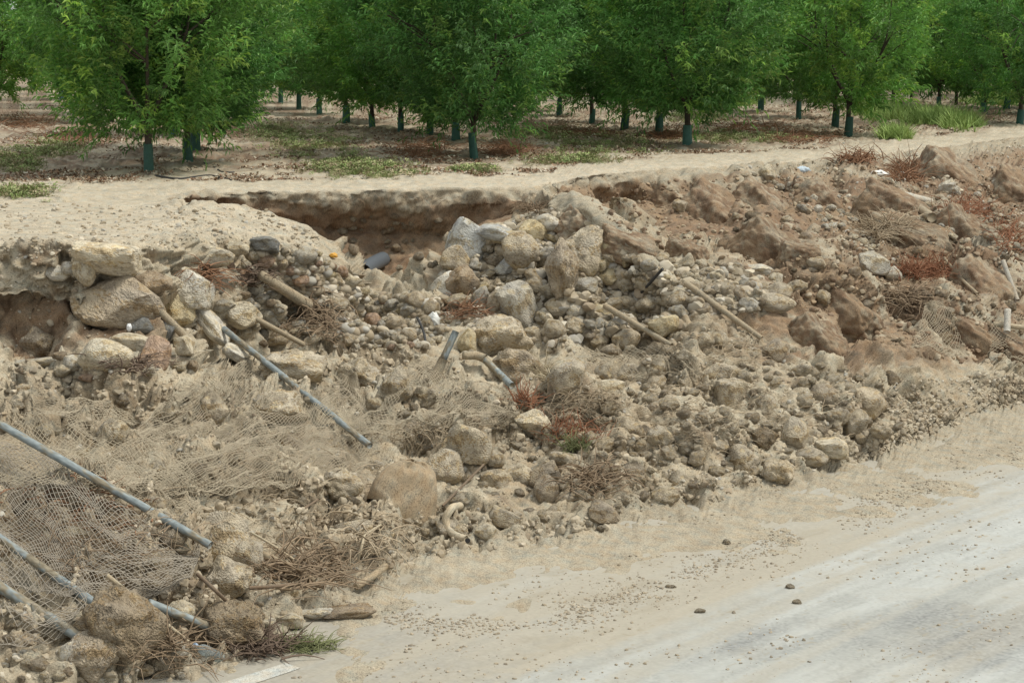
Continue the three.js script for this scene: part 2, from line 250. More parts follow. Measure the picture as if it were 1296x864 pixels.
      let red = clamp(cliff * 1.1 + right * Math.max(mark[1] * 1.1, sst(-0.4, 0.05, b + a * 0.5 + 0.05) * 0.95) + face * sst(-0.1, 0.3, b + 0.12 + (py > 380 ? 0.2 : -0.25)), 0, 1);
      const earth = mix(mix(RED, OCHRE, sst(-0.3, 0.35, a + f * 0.4)), PEAT, sst(0.1, 0.5, fbm(x * 1.7 + 31, y * 4.2, z * 1.7, 3)) * 0.6);
      c = mix(c, earth, red * 0.95);
      c = mix(c, CRUST, Math.max(slab, mark[0]) * 0.9);
      // the pale weathered crust on top of the cut, a hand's breadth thick, ragged below
      const crust = sst(11.75, 12.3, k + b * 0.5) * (1 - sst(13.1, 13.4, k)); if (k > 11 && k < 13.4) c = mix(c, CRUST, crust * 0.9);
      if (k >= 13) { const path = 1 - sst(13.14, 13.42, k + a * 0.12 + b * 0.08); c = mix(mix(mix(LITTER, [0.24, 0.165, 0.115], sst(-0.06, 0.2, b + f * 0.7 - a * 0.3)), mix(SAND, LITTER, 0.35), sst(-0.05, 0.3, -b + f * 0.5 + a * 0.4)), mix(SAND, CRUST, sst(0, 0.5, b + f * 0.5) * 0.5), path); }
      if (k > 6.7 && k < 13.1 && u < 400) { const top = sst(6.9, 7.15, k + b * 0.15) * (k < 8.2 || u < 235 ? 1 : 0); c = mix(c, mix(SAND, CRUST, 0.35 + b * 0.6), top * 0.9); }
      const g = 1 + f * (0.22 - 0.12 * sst(18, 26, -z)) * (1 - toeMud * 0.6); TC[o * 3] = c[0] * g; TC[o * 3 + 1] = c[1] * g; TC[o * 3 + 2] = c[2] * g;
    }
  }
  for (let q = 0; q < TP.length; q++) TP[q] += D[q];
}
const idx = new Uint32Array(NU * (NV - 1) * 6); { let q = 0; for (let i = 0; i < NU; i++) for (let j = 0; j < NV - 1; j++) { const a = i * NV + j, b = a + NV; idx[q++] = a; idx[q++] = b; idx[q++] = b + 1; idx[q++] = a; idx[q++] = b + 1; idx[q++] = a + 1; } }
const bankGeo = new THREE.BufferGeometry();
bankGeo.setAttribute('position', new THREE.BufferAttribute(TP, 3));
bankGeo.setAttribute('color', new THREE.BufferAttribute(TC, 3));
{ // uv in metres, from the place of each point; the slope rises away from the road, so both terms grow along it
  const uv = new Float32Array((NU + 1) * NV * 2);
  for (let o = 0; o < (NU + 1) * NV; o++) { uv[o * 2] = (TP[o * 3] - TP[o * 3 + 2] * 0.25) / 1.3; uv[o * 2 + 1] = (TP[o * 3 + 1] * 1.1 - TP[o * 3 + 2] * 0.9) / 1.3; }
  bankGeo.setAttribute('uv', new THREE.BufferAttribute(uv, 2));
}
bankGeo.setIndex(new THREE.BufferAttribute(idx, 1)); bankGeo.computeVertexNormals();
const bankMat = new THREE.MeshStandardMaterial({ vertexColors: true, map: soilTex, bumpMap: soilBump, bumpScale: 0.005, roughness: 0.97 });
tag(add('terrain', bankGeo, bankMat), 'collapsed earth bank with mud fan below an orchard terrace', 'bank', null, 'structure');

// ------------------------------------------------------------------ what a pixel hits on the bank, and the height of the ground in plan
const ZB = new Float32Array(PW * PH).fill(1e9), HX0 = -14, HX1 = 28, HZ0 = 8, HZ1 = 48, HC = 0.04, HW = Math.round((HX1 - HX0) / HC), HH = Math.round((HZ1 - HZ0) / HC), HM = new Float32Array(HW * HH).fill(-1);
function raster(ax, ay, av, bx, by, bv, cx, cy, cv, W, H, f) {
  const x0 = Math.max(0, Math.ceil(Math.min(ax, bx, cx))), x1 = Math.min(W - 1, Math.floor(Math.max(ax, bx, cx))), y0 = Math.max(0, Math.ceil(Math.min(ay, by, cy))), y1 = Math.min(H - 1, Math.floor(Math.max(ay, by, cy)));
  const den = (by - cy) * (ax - cx) + (cx - bx) * (ay - cy); if (Math.abs(den) < 1e-12) return;
  for (let y = y0; y <= y1; y++) for (let x = x0; x <= x1; x++) { const l = ((by - cy) * (x - cx) + (cx - bx) * (y - cy)) / den, m = ((cy - ay) * (x - cx) + (ax - cx) * (y - cy)) / den, k = 1 - l - m; if (l >= -1e-4 && m >= -1e-4 && k >= -1e-4) f(y * W + x, l * av + m * bv + k * cv); }
}
{
  const N = (NU + 1) * NV, sx = new Float32Array(N), sy = new Float32Array(N), p = V(0, 0, 0);
  for (let o = 0; o < N; o++) { p.fromArray(TP, o * 3); const q = toPixel(p); sx[o] = q[0]; sy[o] = q[1]; }
  for (let q = 0; q < idx.length; q += 3) {
    const a = idx[q], b = idx[q + 1], c = idx[q + 2];
    raster(sx[a], sy[a], -TP[a * 3 + 2], sx[b], sy[b], -TP[b * 3 + 2], sx[c], sy[c], -TP[c * 3 + 2], PW, PH, (o, v) => { if (v < ZB[o]) ZB[o] = v; });
    const g = (t) => [(TP[t * 3] - HX0) / HC, (-TP[t * 3 + 2] - HZ0) / HC], A = g(a), B = g(b), C = g(c);
    if (Math.max(A[1], B[1], C[1]) > 0 && Math.min(A[1], B[1], C[1]) < HH) raster(A[0], A[1], TP[a * 3 + 1], B[0], B[1], TP[b * 3 + 1], C[0], C[1], TP[c * 3 + 1], HW, HH, (o, v) => { if (v > HM[o]) HM[o] = v; });
  }
}
function heightAt(x, z) { const i = Math.round((x - HX0) / HC), j = Math.round((-z - HZ0) / HC); if (i < 0 || j < 0 || i >= HW || j >= HH) return 0; return Math.max(0, HM[j * HW + i]); }
function hit(px, py) { const x = clamp(Math.round(px), 0, PW - 1), y = clamp(Math.round(py), 0, PH - 1); let D = ZB[y * PW + x]; const r = onY(px, py, 0), rd = -r.z; if (dirOf(px, py)[1] < 0 && rd > 0 && rd < D) D = rd; if (D > 1e8) D = 60; return atD(px, py, D); }
function raiseMap(c, r, ry) { for (let j = Math.floor((-c.z - r - HZ0) / HC); j <= (-c.z + r - HZ0) / HC; j++) for (let i = Math.floor((c.x - r - HX0) / HC); i <= (c.x + r - HX0) / HC; i++) if (i >= 0 && j >= 0 && i < HW && j < HH) { const dx = i * HC + HX0 - c.x, dz = -(j * HC + HZ0) - c.z, q = 1 - (dx * dx + dz * dz) / (r * r); if (q > 0) { const h = c.y + ry * Math.sqrt(q); if (h > HM[j * HW + i]) HM[j * HW + i] = h; } } }
const ppm = (p) => F / -p.z;

// ------------------------------------------------------------------ road
{
  const RX0 = -10, RX1 = 22, RZ0 = 4, RZ1 = 36, n = 2048;
  const road = new THREE.PlaneGeometry(RX1 - RX0, RZ1 - RZ0, 160, 160); road.rotateX(-Math.PI / 2); road.translate((RX0 + RX1) / 2, 0, -(RZ0 + RZ1) / 2);
  // direction of travel, read from the foot of the bank
  const A = onY(341, 852, 0), B = onY(1250, 560, 0), dx = B.x - A.x, dz = B.z - A.z, L = Math.hypot(dx, dz), tx = dx / L, tz = dz / L;
  const along = (x, z) => [(x - A.x) * tx + (z - A.z) * tz, (x - A.x) * -tz + (z - A.z) * tx];   // metres along, metres across (towards the traffic: positive)
  const C = n => n;
  const t = tex(n, (u, v) => {
    const x = lerp(RX0, RX1, u), z = lerp(-RZ0, -RZ1, v), [s, w] = along(x, z);
    const a = fbm(s * 0.18, w * 0.7, 5, 4), b = fbm(x * 1.6, 2, z * 1.6, 4), f = noise(x * 22, 4, z * 22), g = noise(x * 60, 9, z * 60), streak = fbm(s * 0.35 + 9, w * 5, 1, 3);
    const tracks = fbm(s * 0.12 + 40, w * 2.6 + Math.sin(s * 0.25) * 0.8, 3, 3);
    const bare = sst(0.15, 0.6, fbm(x * 0.35 + 2, 8, z * 0.35 + 1, 3) + 0.3 * b + 1.0 * (1 - sst(0.4, 2.4, s)) * (1 - sst(0.3, 2.2, w)));
    const asphalt = 0.22 + f * 0.05 + g * 0.09;
    let c = [asphalt * 0.97, asphalt, asphalt * 1.01];
    const white = [0.39, 0.403, 0.395], pale = [0.34, 0.348, 0.333], tan = [0.34, 0.312, 0.258], brown = [0.285, 0.25, 0.19];
    const film = mix(pale, white, sst(-0.25, 0.35, a * 0.8 + streak * 0.8 + b * 0.25 + sst(1.5, 5, w) * 0.25));
    c = mix(c, film, clamp(0.95 - bare * 0.85 + streak * 0.4 + b * 0.3 + f * 0.16 + g * 0.12, 0.05, 1));
    const near = 1 - sst(-0.2, 1.3, w + a * 1.1 + b * 0.8 + streak * 0.5), lane = (q) => Math.exp(-(((w - q - 0.2 * Math.sin(s * 0.22 + q)) / 0.2) ** 2)) * (0.5 + 0.5 * sst(-0.2, 0.2, noise(s * 7, w * 9, 2) + b));                    // the thicker mud washed out along the bank
    c = mix(c, tan, clamp(near * (0.85 + b * 0.5) + sst(0.08, 0.34, tracks + f * 0.1) * 0.35 + (lane(0.9) + lane(1.35) * 0.6 + lane(2.9) * 0.5) * 0.5, 0, 0.95));
    c = mix(c, brown, clamp(sst(0.16, 0.5, b + streak * 0.6) * (0.2 + near * 0.45), 0, 1));
    const speck = sst(0.42, 0.55, noise(s * 14, 3, w * 26) * 0.8 + noise(x * 3, 1, z * 3) * 0.5); c = mix(c, brown, speck * 0.6);
    return c.map(q => Math.pow(clamp(q * (1 + g * 0.13 + f * 0.05), 0, 1), 1 / 2.2));
  }, true);
  t.wrapS = t.wrapT = THREE.ClampToEdgeWrapping;
  const bt = tex(1024, (u, v) => {
    const x = lerp(RX0, RX1, u), z = lerp(-RZ0, -RZ1, v), [s, w] = along(x, z), lane = (q) => { const e = (w - q - 0.2 * Math.sin(s * 0.22 + q)) / 0.14; return Math.abs(e) < 1 ? -0.16 * (1 - e * e) + 0.1 * Math.sin(s * 34 + Math.abs(e) * 3) * (1 - e * e) : Math.abs(e) < 1.8 ? 0.12 * (1 - Math.abs(Math.abs(e) - 1.4) / 0.4) : 0; };
    return 0.5 + fbm(s * 0.8, w * 4, 2, 4) * 0.14 + noise(x * 9, 3, z * 9) * 0.1 + noise(x * 17, 5, z * 17) * 0.1 + (lane(0.62) + lane(1.1) + lane(1.9) * 0.6 + lane(2.9) * 0.7) * sst(-0.3, 0.2, fbm(s * 0.5, w, 3, 2));
  }); const m = new THREE.MeshStandardMaterial({ map: t, bumpMap: bt, bumpScale: 0.035, roughness: 0.9 }); bt.wrapS = bt.wrapT = THREE.ClampToEdgeWrapping;
  tag(add('road', road, m), 'mud-covered asphalt road below the collapsed bank', 'road', null, 'structure');
  // white edge line, worn, running under the debris
  const pos = [], ix = [], r = rng(5), N = 40;
  for (let i = 0; i <= N; i++) { const s = -4.2 + i * 0.11, w0 = -0.08 + (r() - 0.5) * 0.012, w1 = 0.08 + (r() - 0.5) * 0.012; for (const w of [w0, w1]) pos.push(A.x + tx * s - tz * w, 0.004, A.z + tz * s + tx * w); if (i) { const q = i * 2; ix.push(q - 2, q, q - 1, q - 1, q, q + 1); } }
  const g = new THREE.BufferGeometry(); g.setAttribute('position', new THREE.Float32BufferAttribute(pos, 3)); g.setAttribute('uv', new THREE.Float32BufferAttribute(pos.filter((_, i) => i % 3 !== 1), 2)); g.setIndex(ix); g.computeVertexNormals();
  tag(add('edge_line', g, mat(0.5, 0.49, 0.45, { map: soilTex, side: THREE.DoubleSide })), 'white painted edge line running under the debris', 'road marking', null, 'structure');
}

// ------------------------------------------------------------------ rocks
function rockGeo(seed, kind, detail) {
  const r = rng(seed), g0 = new THREE.IcosahedronGeometry(1, detail); g0.deleteAttribute('uv'); g0.deleteAttribute('normal'); const g = mergeVertices(g0, 1e-4), p = g.attributes.position, d = V(0, 0, 0), planes = [];
  const np = kind === 'angular' ? 9 : kind === 'mud' ? 10 : kind === 'block' ? 7 : kind === 'slab' ? 8 : 16;
  if (kind === 'block' || kind === 'slab') for (const [x, y, z, k] of [[1, 0, 0, 0.86], [-1, 0, 0, 0.84], [0, 1, 0, 0.75], [0, -1, 0, 0.75], [0, 0, 1, 0.85], [0, 0, -1, 0.8]]) planes.push([V(x + (r() - 0.5) * 0.45, y + (r() - 0.5) * 0.3, z + (r() - 0.5) * 0.45).normalize(), k]);
  for (let i = planes.length; i < np + (planes.length ? 4 : 0); i++) { const n = V(r() * 2 - 1, r() * 2 - 1, r() * 2 - 1).normalize(); planes.push([n, (kind === 'round' ? 0.9 : 0.66) + r() * 0.24]); }
  const K = kind === 'round' ? 7 : kind === 'mud' ? 16 : 22, nz = kind === 'mud' ? 0.16 : kind === 'round' ? 0.08 : 0.07, s = r() * 90, col = [];
  for (let i = 0; i < p.count; i++) {
    d.fromBufferAttribute(p, i).normalize(); let sum = 0;
    for (const [n, k] of planes) { const q = n.dot(d) / k; if (q > 0.05) sum += Math.pow(q, K); }
    let R = 1 / Math.pow(Math.max(sum, 1e-3), 1 / K); R = Math.min(R, 1.12);
    R *= 1 + nz * fbm(d.x * 1.6 + s, d.y * 1.6, d.z * 1.6, 3) + (kind === 'round' ? 0.015 : 0.05) * fbm(d.x * 5, d.y * 5 + s, d.z * 5, 3);
    if (kind === 'mud') R += 0.12 * fbm(d.x * 2.7 + s, d.y * 2.7, d.z * 2.7, 3) + 0.09 * lumps(d.x * 3.4 + s, d.y * 3.4, d.z * 3.4, 0.6);
    p.setXYZ(i, d.x * R, d.y * R, d.z * R);
    const m = 0.95 + 0.2 * fbm(d.x * 1.3, d.y * 1.3 + s, d.z * 1.3, 3), w = 0.1 * noise(d.x * 1.1 + s, d.y * 1.1, d.z); col.push(m + w * 0.4, m, m - w);
  }
  g.setAttribute('color', new THREE.Float32BufferAttribute(col, 3));
  const smooth = kind === 'round' || kind === 'mud'; if (smooth) g.computeVertexNormals();
  const o = smooth ? g.toNonIndexed() : toCreasedNormals(g, 0.55), P = o.attributes.position, uv = [], A = V(0, 0, 0), B = V(0, 0, 0), C = V(0, 0, 0);   // box mapping, face by face
  for (let i = 0; i < P.count; i += 3) {
    A.fromBufferAttribute(P, i); B.fromBufferAttribute(P, i + 1).sub(A); C.fromBufferAttribute(P, i + 2).sub(A); B.cross(C); const x = Math.abs(B.x), y = Math.abs(B.y), z = Math.abs(B.z);
    for (let k = 0; k < 3; k++) { const q = i + k; if (x >= y && x >= z) uv.push(P.getZ(q) * 0.5 + s, P.getY(q) * 0.5); else if (y >= z) uv.push(P.getX(q) * 0.5 + s, P.getZ(q) * 0.5 + 0.3); else uv.push(P.getX(q) * 0.5 + s + 0.5, P.getY(q) * 0.5); }
  }
  o.setAttribute('uv', new THREE.Float32BufferAttribute(uv, 2)); return o;
}
const ROCKS = {}; for (const k of ['angular', 'block', 'slab', 'round', 'mud']) { ROCKS[k] = []; for (let i = 0; i < 7; i++) ROCKS[k].push(rockGeo(100 + i * 7 + k.length * 31 + k.charCodeAt(0), k, k === 'mud' ? 9 : 7)); }
const SMALL = {}; for (const k of ['angular', 'round', 'mud']) { SMALL[k] = []; for (let i = 0; i < 8; i++) SMALL[k].push(rockGeo(900 + i * 13 + k.length * 17, k, 4)); }
const RC = {
  white: rockMat(0.66, 0.625, 0.545), cream: rockMat(0.59, 0.53, 0.415), yellow: rockMat(0.56, 0.48, 0.32), beige: rockMat(0.48, 0.415, 0.315), grey: rockMat(0.44, 0.415, 0.36), blue: rockMat(0.47, 0.475, 0.46), slate: rockMat(0.25, 0.255, 0.25),
  brown: rockMat(0.36, 0.29, 0.21), pink: rockMat(0.46, 0.335, 0.25), orange: rockMat(0.46, 0.245, 0.12), terracotta: rockMat(0.42, 0.16, 0.085), muddy: rockMat(0.405, 0.345, 0.265, 0.03), dusty: rockMat(0.475, 0.418, 0.325, 0.025), dark: rockMat(0.3, 0.245, 0.175, 0.04),
};
const COLNAME = { white: 'whitish', cream: 'cream', yellow: 'yellowish', beige: 'beige', grey: 'grey', blue: 'blue-grey', slate: 'dark grey', brown: 'brown', pink: 'pinkish', orange: 'orange', terracotta: 'brick-red', muddy: 'mud-coated', dusty: 'dust-covered', dark: 'dark brown' };
const RR = rng(4242); let geoTurn = 0;
const placed = [];
function rock(px, py, w, h, kind, colr, name, label, category, group, tilt = 0, set = ROCKS) {
  const foot = hit(px, py + h * 0.22), k = ppm(foot), sx = w / k / 2 / 0.8, sy = h / k / 2 / 0.78, sz = (sx + sy) / 2 * (0.8 + RR() * 0.35);
  const m = add(name, set[kind][geoTurn++ % set[kind].length], RC[colr]);
  m.position.copy(foot); m.position.y += h * 0.22 / k * 0.97; m.position.z += sz * 0.1; m.position.x -= foot.x / foot.z * -0;
  const q = toPixel(m.position); m.position.x += (px - q[0]) / k;
  m.scale.set(sx, sy, sz); m.rotation.set((RR() - 0.5) * 0.4, kind === 'slab' || Math.abs(w / h - 1) > 0.35 ? (RR() - 0.5) * 0.5 : RR() * 6.28, -tilt * Math.PI / 180);
  tag(m, label, category, group); raiseMap(m.position, Math.min(sx, sz) * 0.85, sy * 0.8); placed.push([px, py, Math.max(w, h) * 0.42]);
  return m;
}
// slumped blocks of earth on the slope: brown broken soil under a paler weathered crust
function earthGeo(seed) {
  const r = rng(seed), g0 = new THREE.IcosahedronGeometry(1, 22); g0.deleteAttribute('uv'); g0.deleteAttribute('normal'); const g = mergeVertices(g0, 1e-4), p = g.attributes.position, d = V(0, 0, 0), S = seed * 7.3, col = [], planes = [[V(0.1, 1, 0.1).normalize(), 0.62], [V(-0.35, 0.1, 1).normalize(), 0.72], [V(0.9, 0.3, 0.2).normalize(), 0.85], [V(-1, 0.1, 0.2).normalize(), 0.8], [V(-0.4, 0.6, 0.7).normalize(), 0.84]];
  for (let i = 0; i < 5; i++) planes.push([V(r() * 2 - 1, r() * 1.4 - 0.5, r() * 2 - 1).normalize(), 0.78 + r() * 0.2]);
  for (let i = 0; i < p.count; i++) {
    d.fromBufferAttribute(p, i).normalize(); let sum = 0; for (const [n, k] of planes) { const q = n.dot(d) / k; if (q > 0.05) sum += Math.pow(q, 14); }
    let R = Math.min(1.1, 1 / Math.pow(Math.max(sum, 1e-3), 1 / 14)); const x = d.x * R, y = d.y * R, z = d.z * R;
    R *= 1 + 0.16 * fbm(x * 1.7 + S, y * 1.7, z * 1.7, 4) - 0.10 * Math.max(0, fbm(x * 3 + 5, y * 1.6 + S, z * 3, 3)) + 0.05 * fbm(x * 7, y * 7 + S, z * 7, 4) + 0.05 * (lumps(x * 5 + S, y * 5, z * 5, 0.45)) + 0.02 * lumps(x * 13, y * 13 + S, z * 13, 0.5);
    p.setXYZ(i, d.x * R, d.y * R, d.z * R);
    const a = fbm(x * 1.5 + S, y * 1.5, z * 1.5, 4), b = fbm(x * 5, y * 5 + S, z * 5, 4), top = 0.6 * sst(0.1, 0.3, fbm(x * 1.1 + S * 2, y * 1.1, z * 1.1, 4) + b * 0.2), c = mix(mix(mix(RED, OCHRE, sst(-0.3, 0.3, a + b * 0.3)), MUD, sst(0.0, 0.35, b - a * 0.4) * 0.6), CRUST, top * 0.85), g2 = 0.92 + b * 0.25; col.push(c[0] * g2, c[1] * g2, c[2] * g2);
  }
  g.setAttribute('color', new THREE.Float32BufferAttribute(col, 3)); g.computeVertexNormals();
  const o = g.toNonIndexed(), P = o.attributes.position, uv = [], A = V(0, 0, 0), B = V(0, 0, 0), C = V(0, 0, 0);
  for (let i = 0; i < P.count; i += 3) { A.fromBufferAttribute(P, i); B.fromBufferAttribute(P, i + 1).sub(A); C.fromBufferAttribute(P, i + 2).sub(A); B.cross(C); const x = Math.abs(B.x), y = Math.abs(B.y), z = Math.abs(B.z); for (let k = 0; k < 3; k++) { const q = i + k; if (x >= y && x >= z) uv.push(P.getZ(q) * 0.45, P.getY(q) * 0.45); else if (y >= z) uv.push(P.getX(q) * 0.45, P.getZ(q) * 0.45); else uv.push(P.getX(q) * 0.45, P.getY(q) * 0.45); } }
  o.setAttribute('uv', new THREE.Float32BufferAttribute(uv, 2)); return o;
}
const EARTH = [1, 2, 3, 4, 5].map(earthGeo);
[[905, 274, 100, 66, 26, 'brown earth mound with pale crest under the bank edge beside the pale block'], [960, 258, 76, 52, 36, 'rounded brown earth block behind the mound, below the cream stone'], [985, 326, 118, 48, 36, 'long slanting earth slab with grey-green crust below the brown mound'], [1016, 322, 50, 30, 6, 'small brown earth block lying on the long slanting slab'],
 [1064, 388, 116, 62, 40, 'big earth block with deep brown face above the trough'], [1128, 262, 86, 50, 24, 'earth block above the grey twig tangle, below the white sack'], [1150, 308, 112, 46, 20, 'long earth block above the wide patch of rust-red plants'], [1216, 300, 80, 52, 40, 'earth block among stones and rust-red plants below the pipe pieces'],
 [1246, 362, 92, 54, 38, 'dark earth block above the netting scrap beside the bent pale post'], [1216, 424, 112, 46, 26, 'low earth block below the netting scrap at the toe of the slope'], [1284, 244, 70, 50, 30, 'earth block under the bank edge above the steep flank'], [846, 258, 56, 38, 20, 'small earth block under the crusted edge of the red-brown gully'],
 [1034, 436, 84, 52, 32, 'earth block half sunk between the big block and the mud fan'], [1200, 226, 80, 44, 30, 'earth block near the bank edge beside the reddish twiggy plant'], [1040, 258, 60, 40, 34, 'earth block in the stony streak below the light blue plastic'], [1278, 440, 70, 50, 20, 'earth block below the pale rail'], [796, 310, 74, 30, 24, 'low earth block behind the crest at the mouth of the red-brown gully'], [868, 320, 60, 30, 10, 'low earth block among the rubble behind the crest'], [745, 292, 70, 34, 34, 'flat slab of crusted earth on the crest above the furrowed mud block'],
].forEach(([px, py, w, h, ang, label], i) => {
  const c = hit(px, py), k = ppm(c), m = add('earth_block', EARTH[i % 5], bankMat); m.position.copy(c); m.position.y -= h / k * 0.14; m.position.z -= 0.12;
  m.scale.set(w / k / 2 / 0.82, h / k / 2 / 0.66, h / k / 2 / 0.7); m.rotation.set(0.15 + (RR() - 0.5) * 0.5, -0.35 + (RR() - 0.5) * 1.1, -(ang + (RR() - 0.5) * 16) * Math.PI / 180, 'ZYX'); m.scale.y *= 0.85 + RR() * 0.5; m.scale.z *= 0.8 + RR() * 0.6; tag(m, label, 'earth block');
});
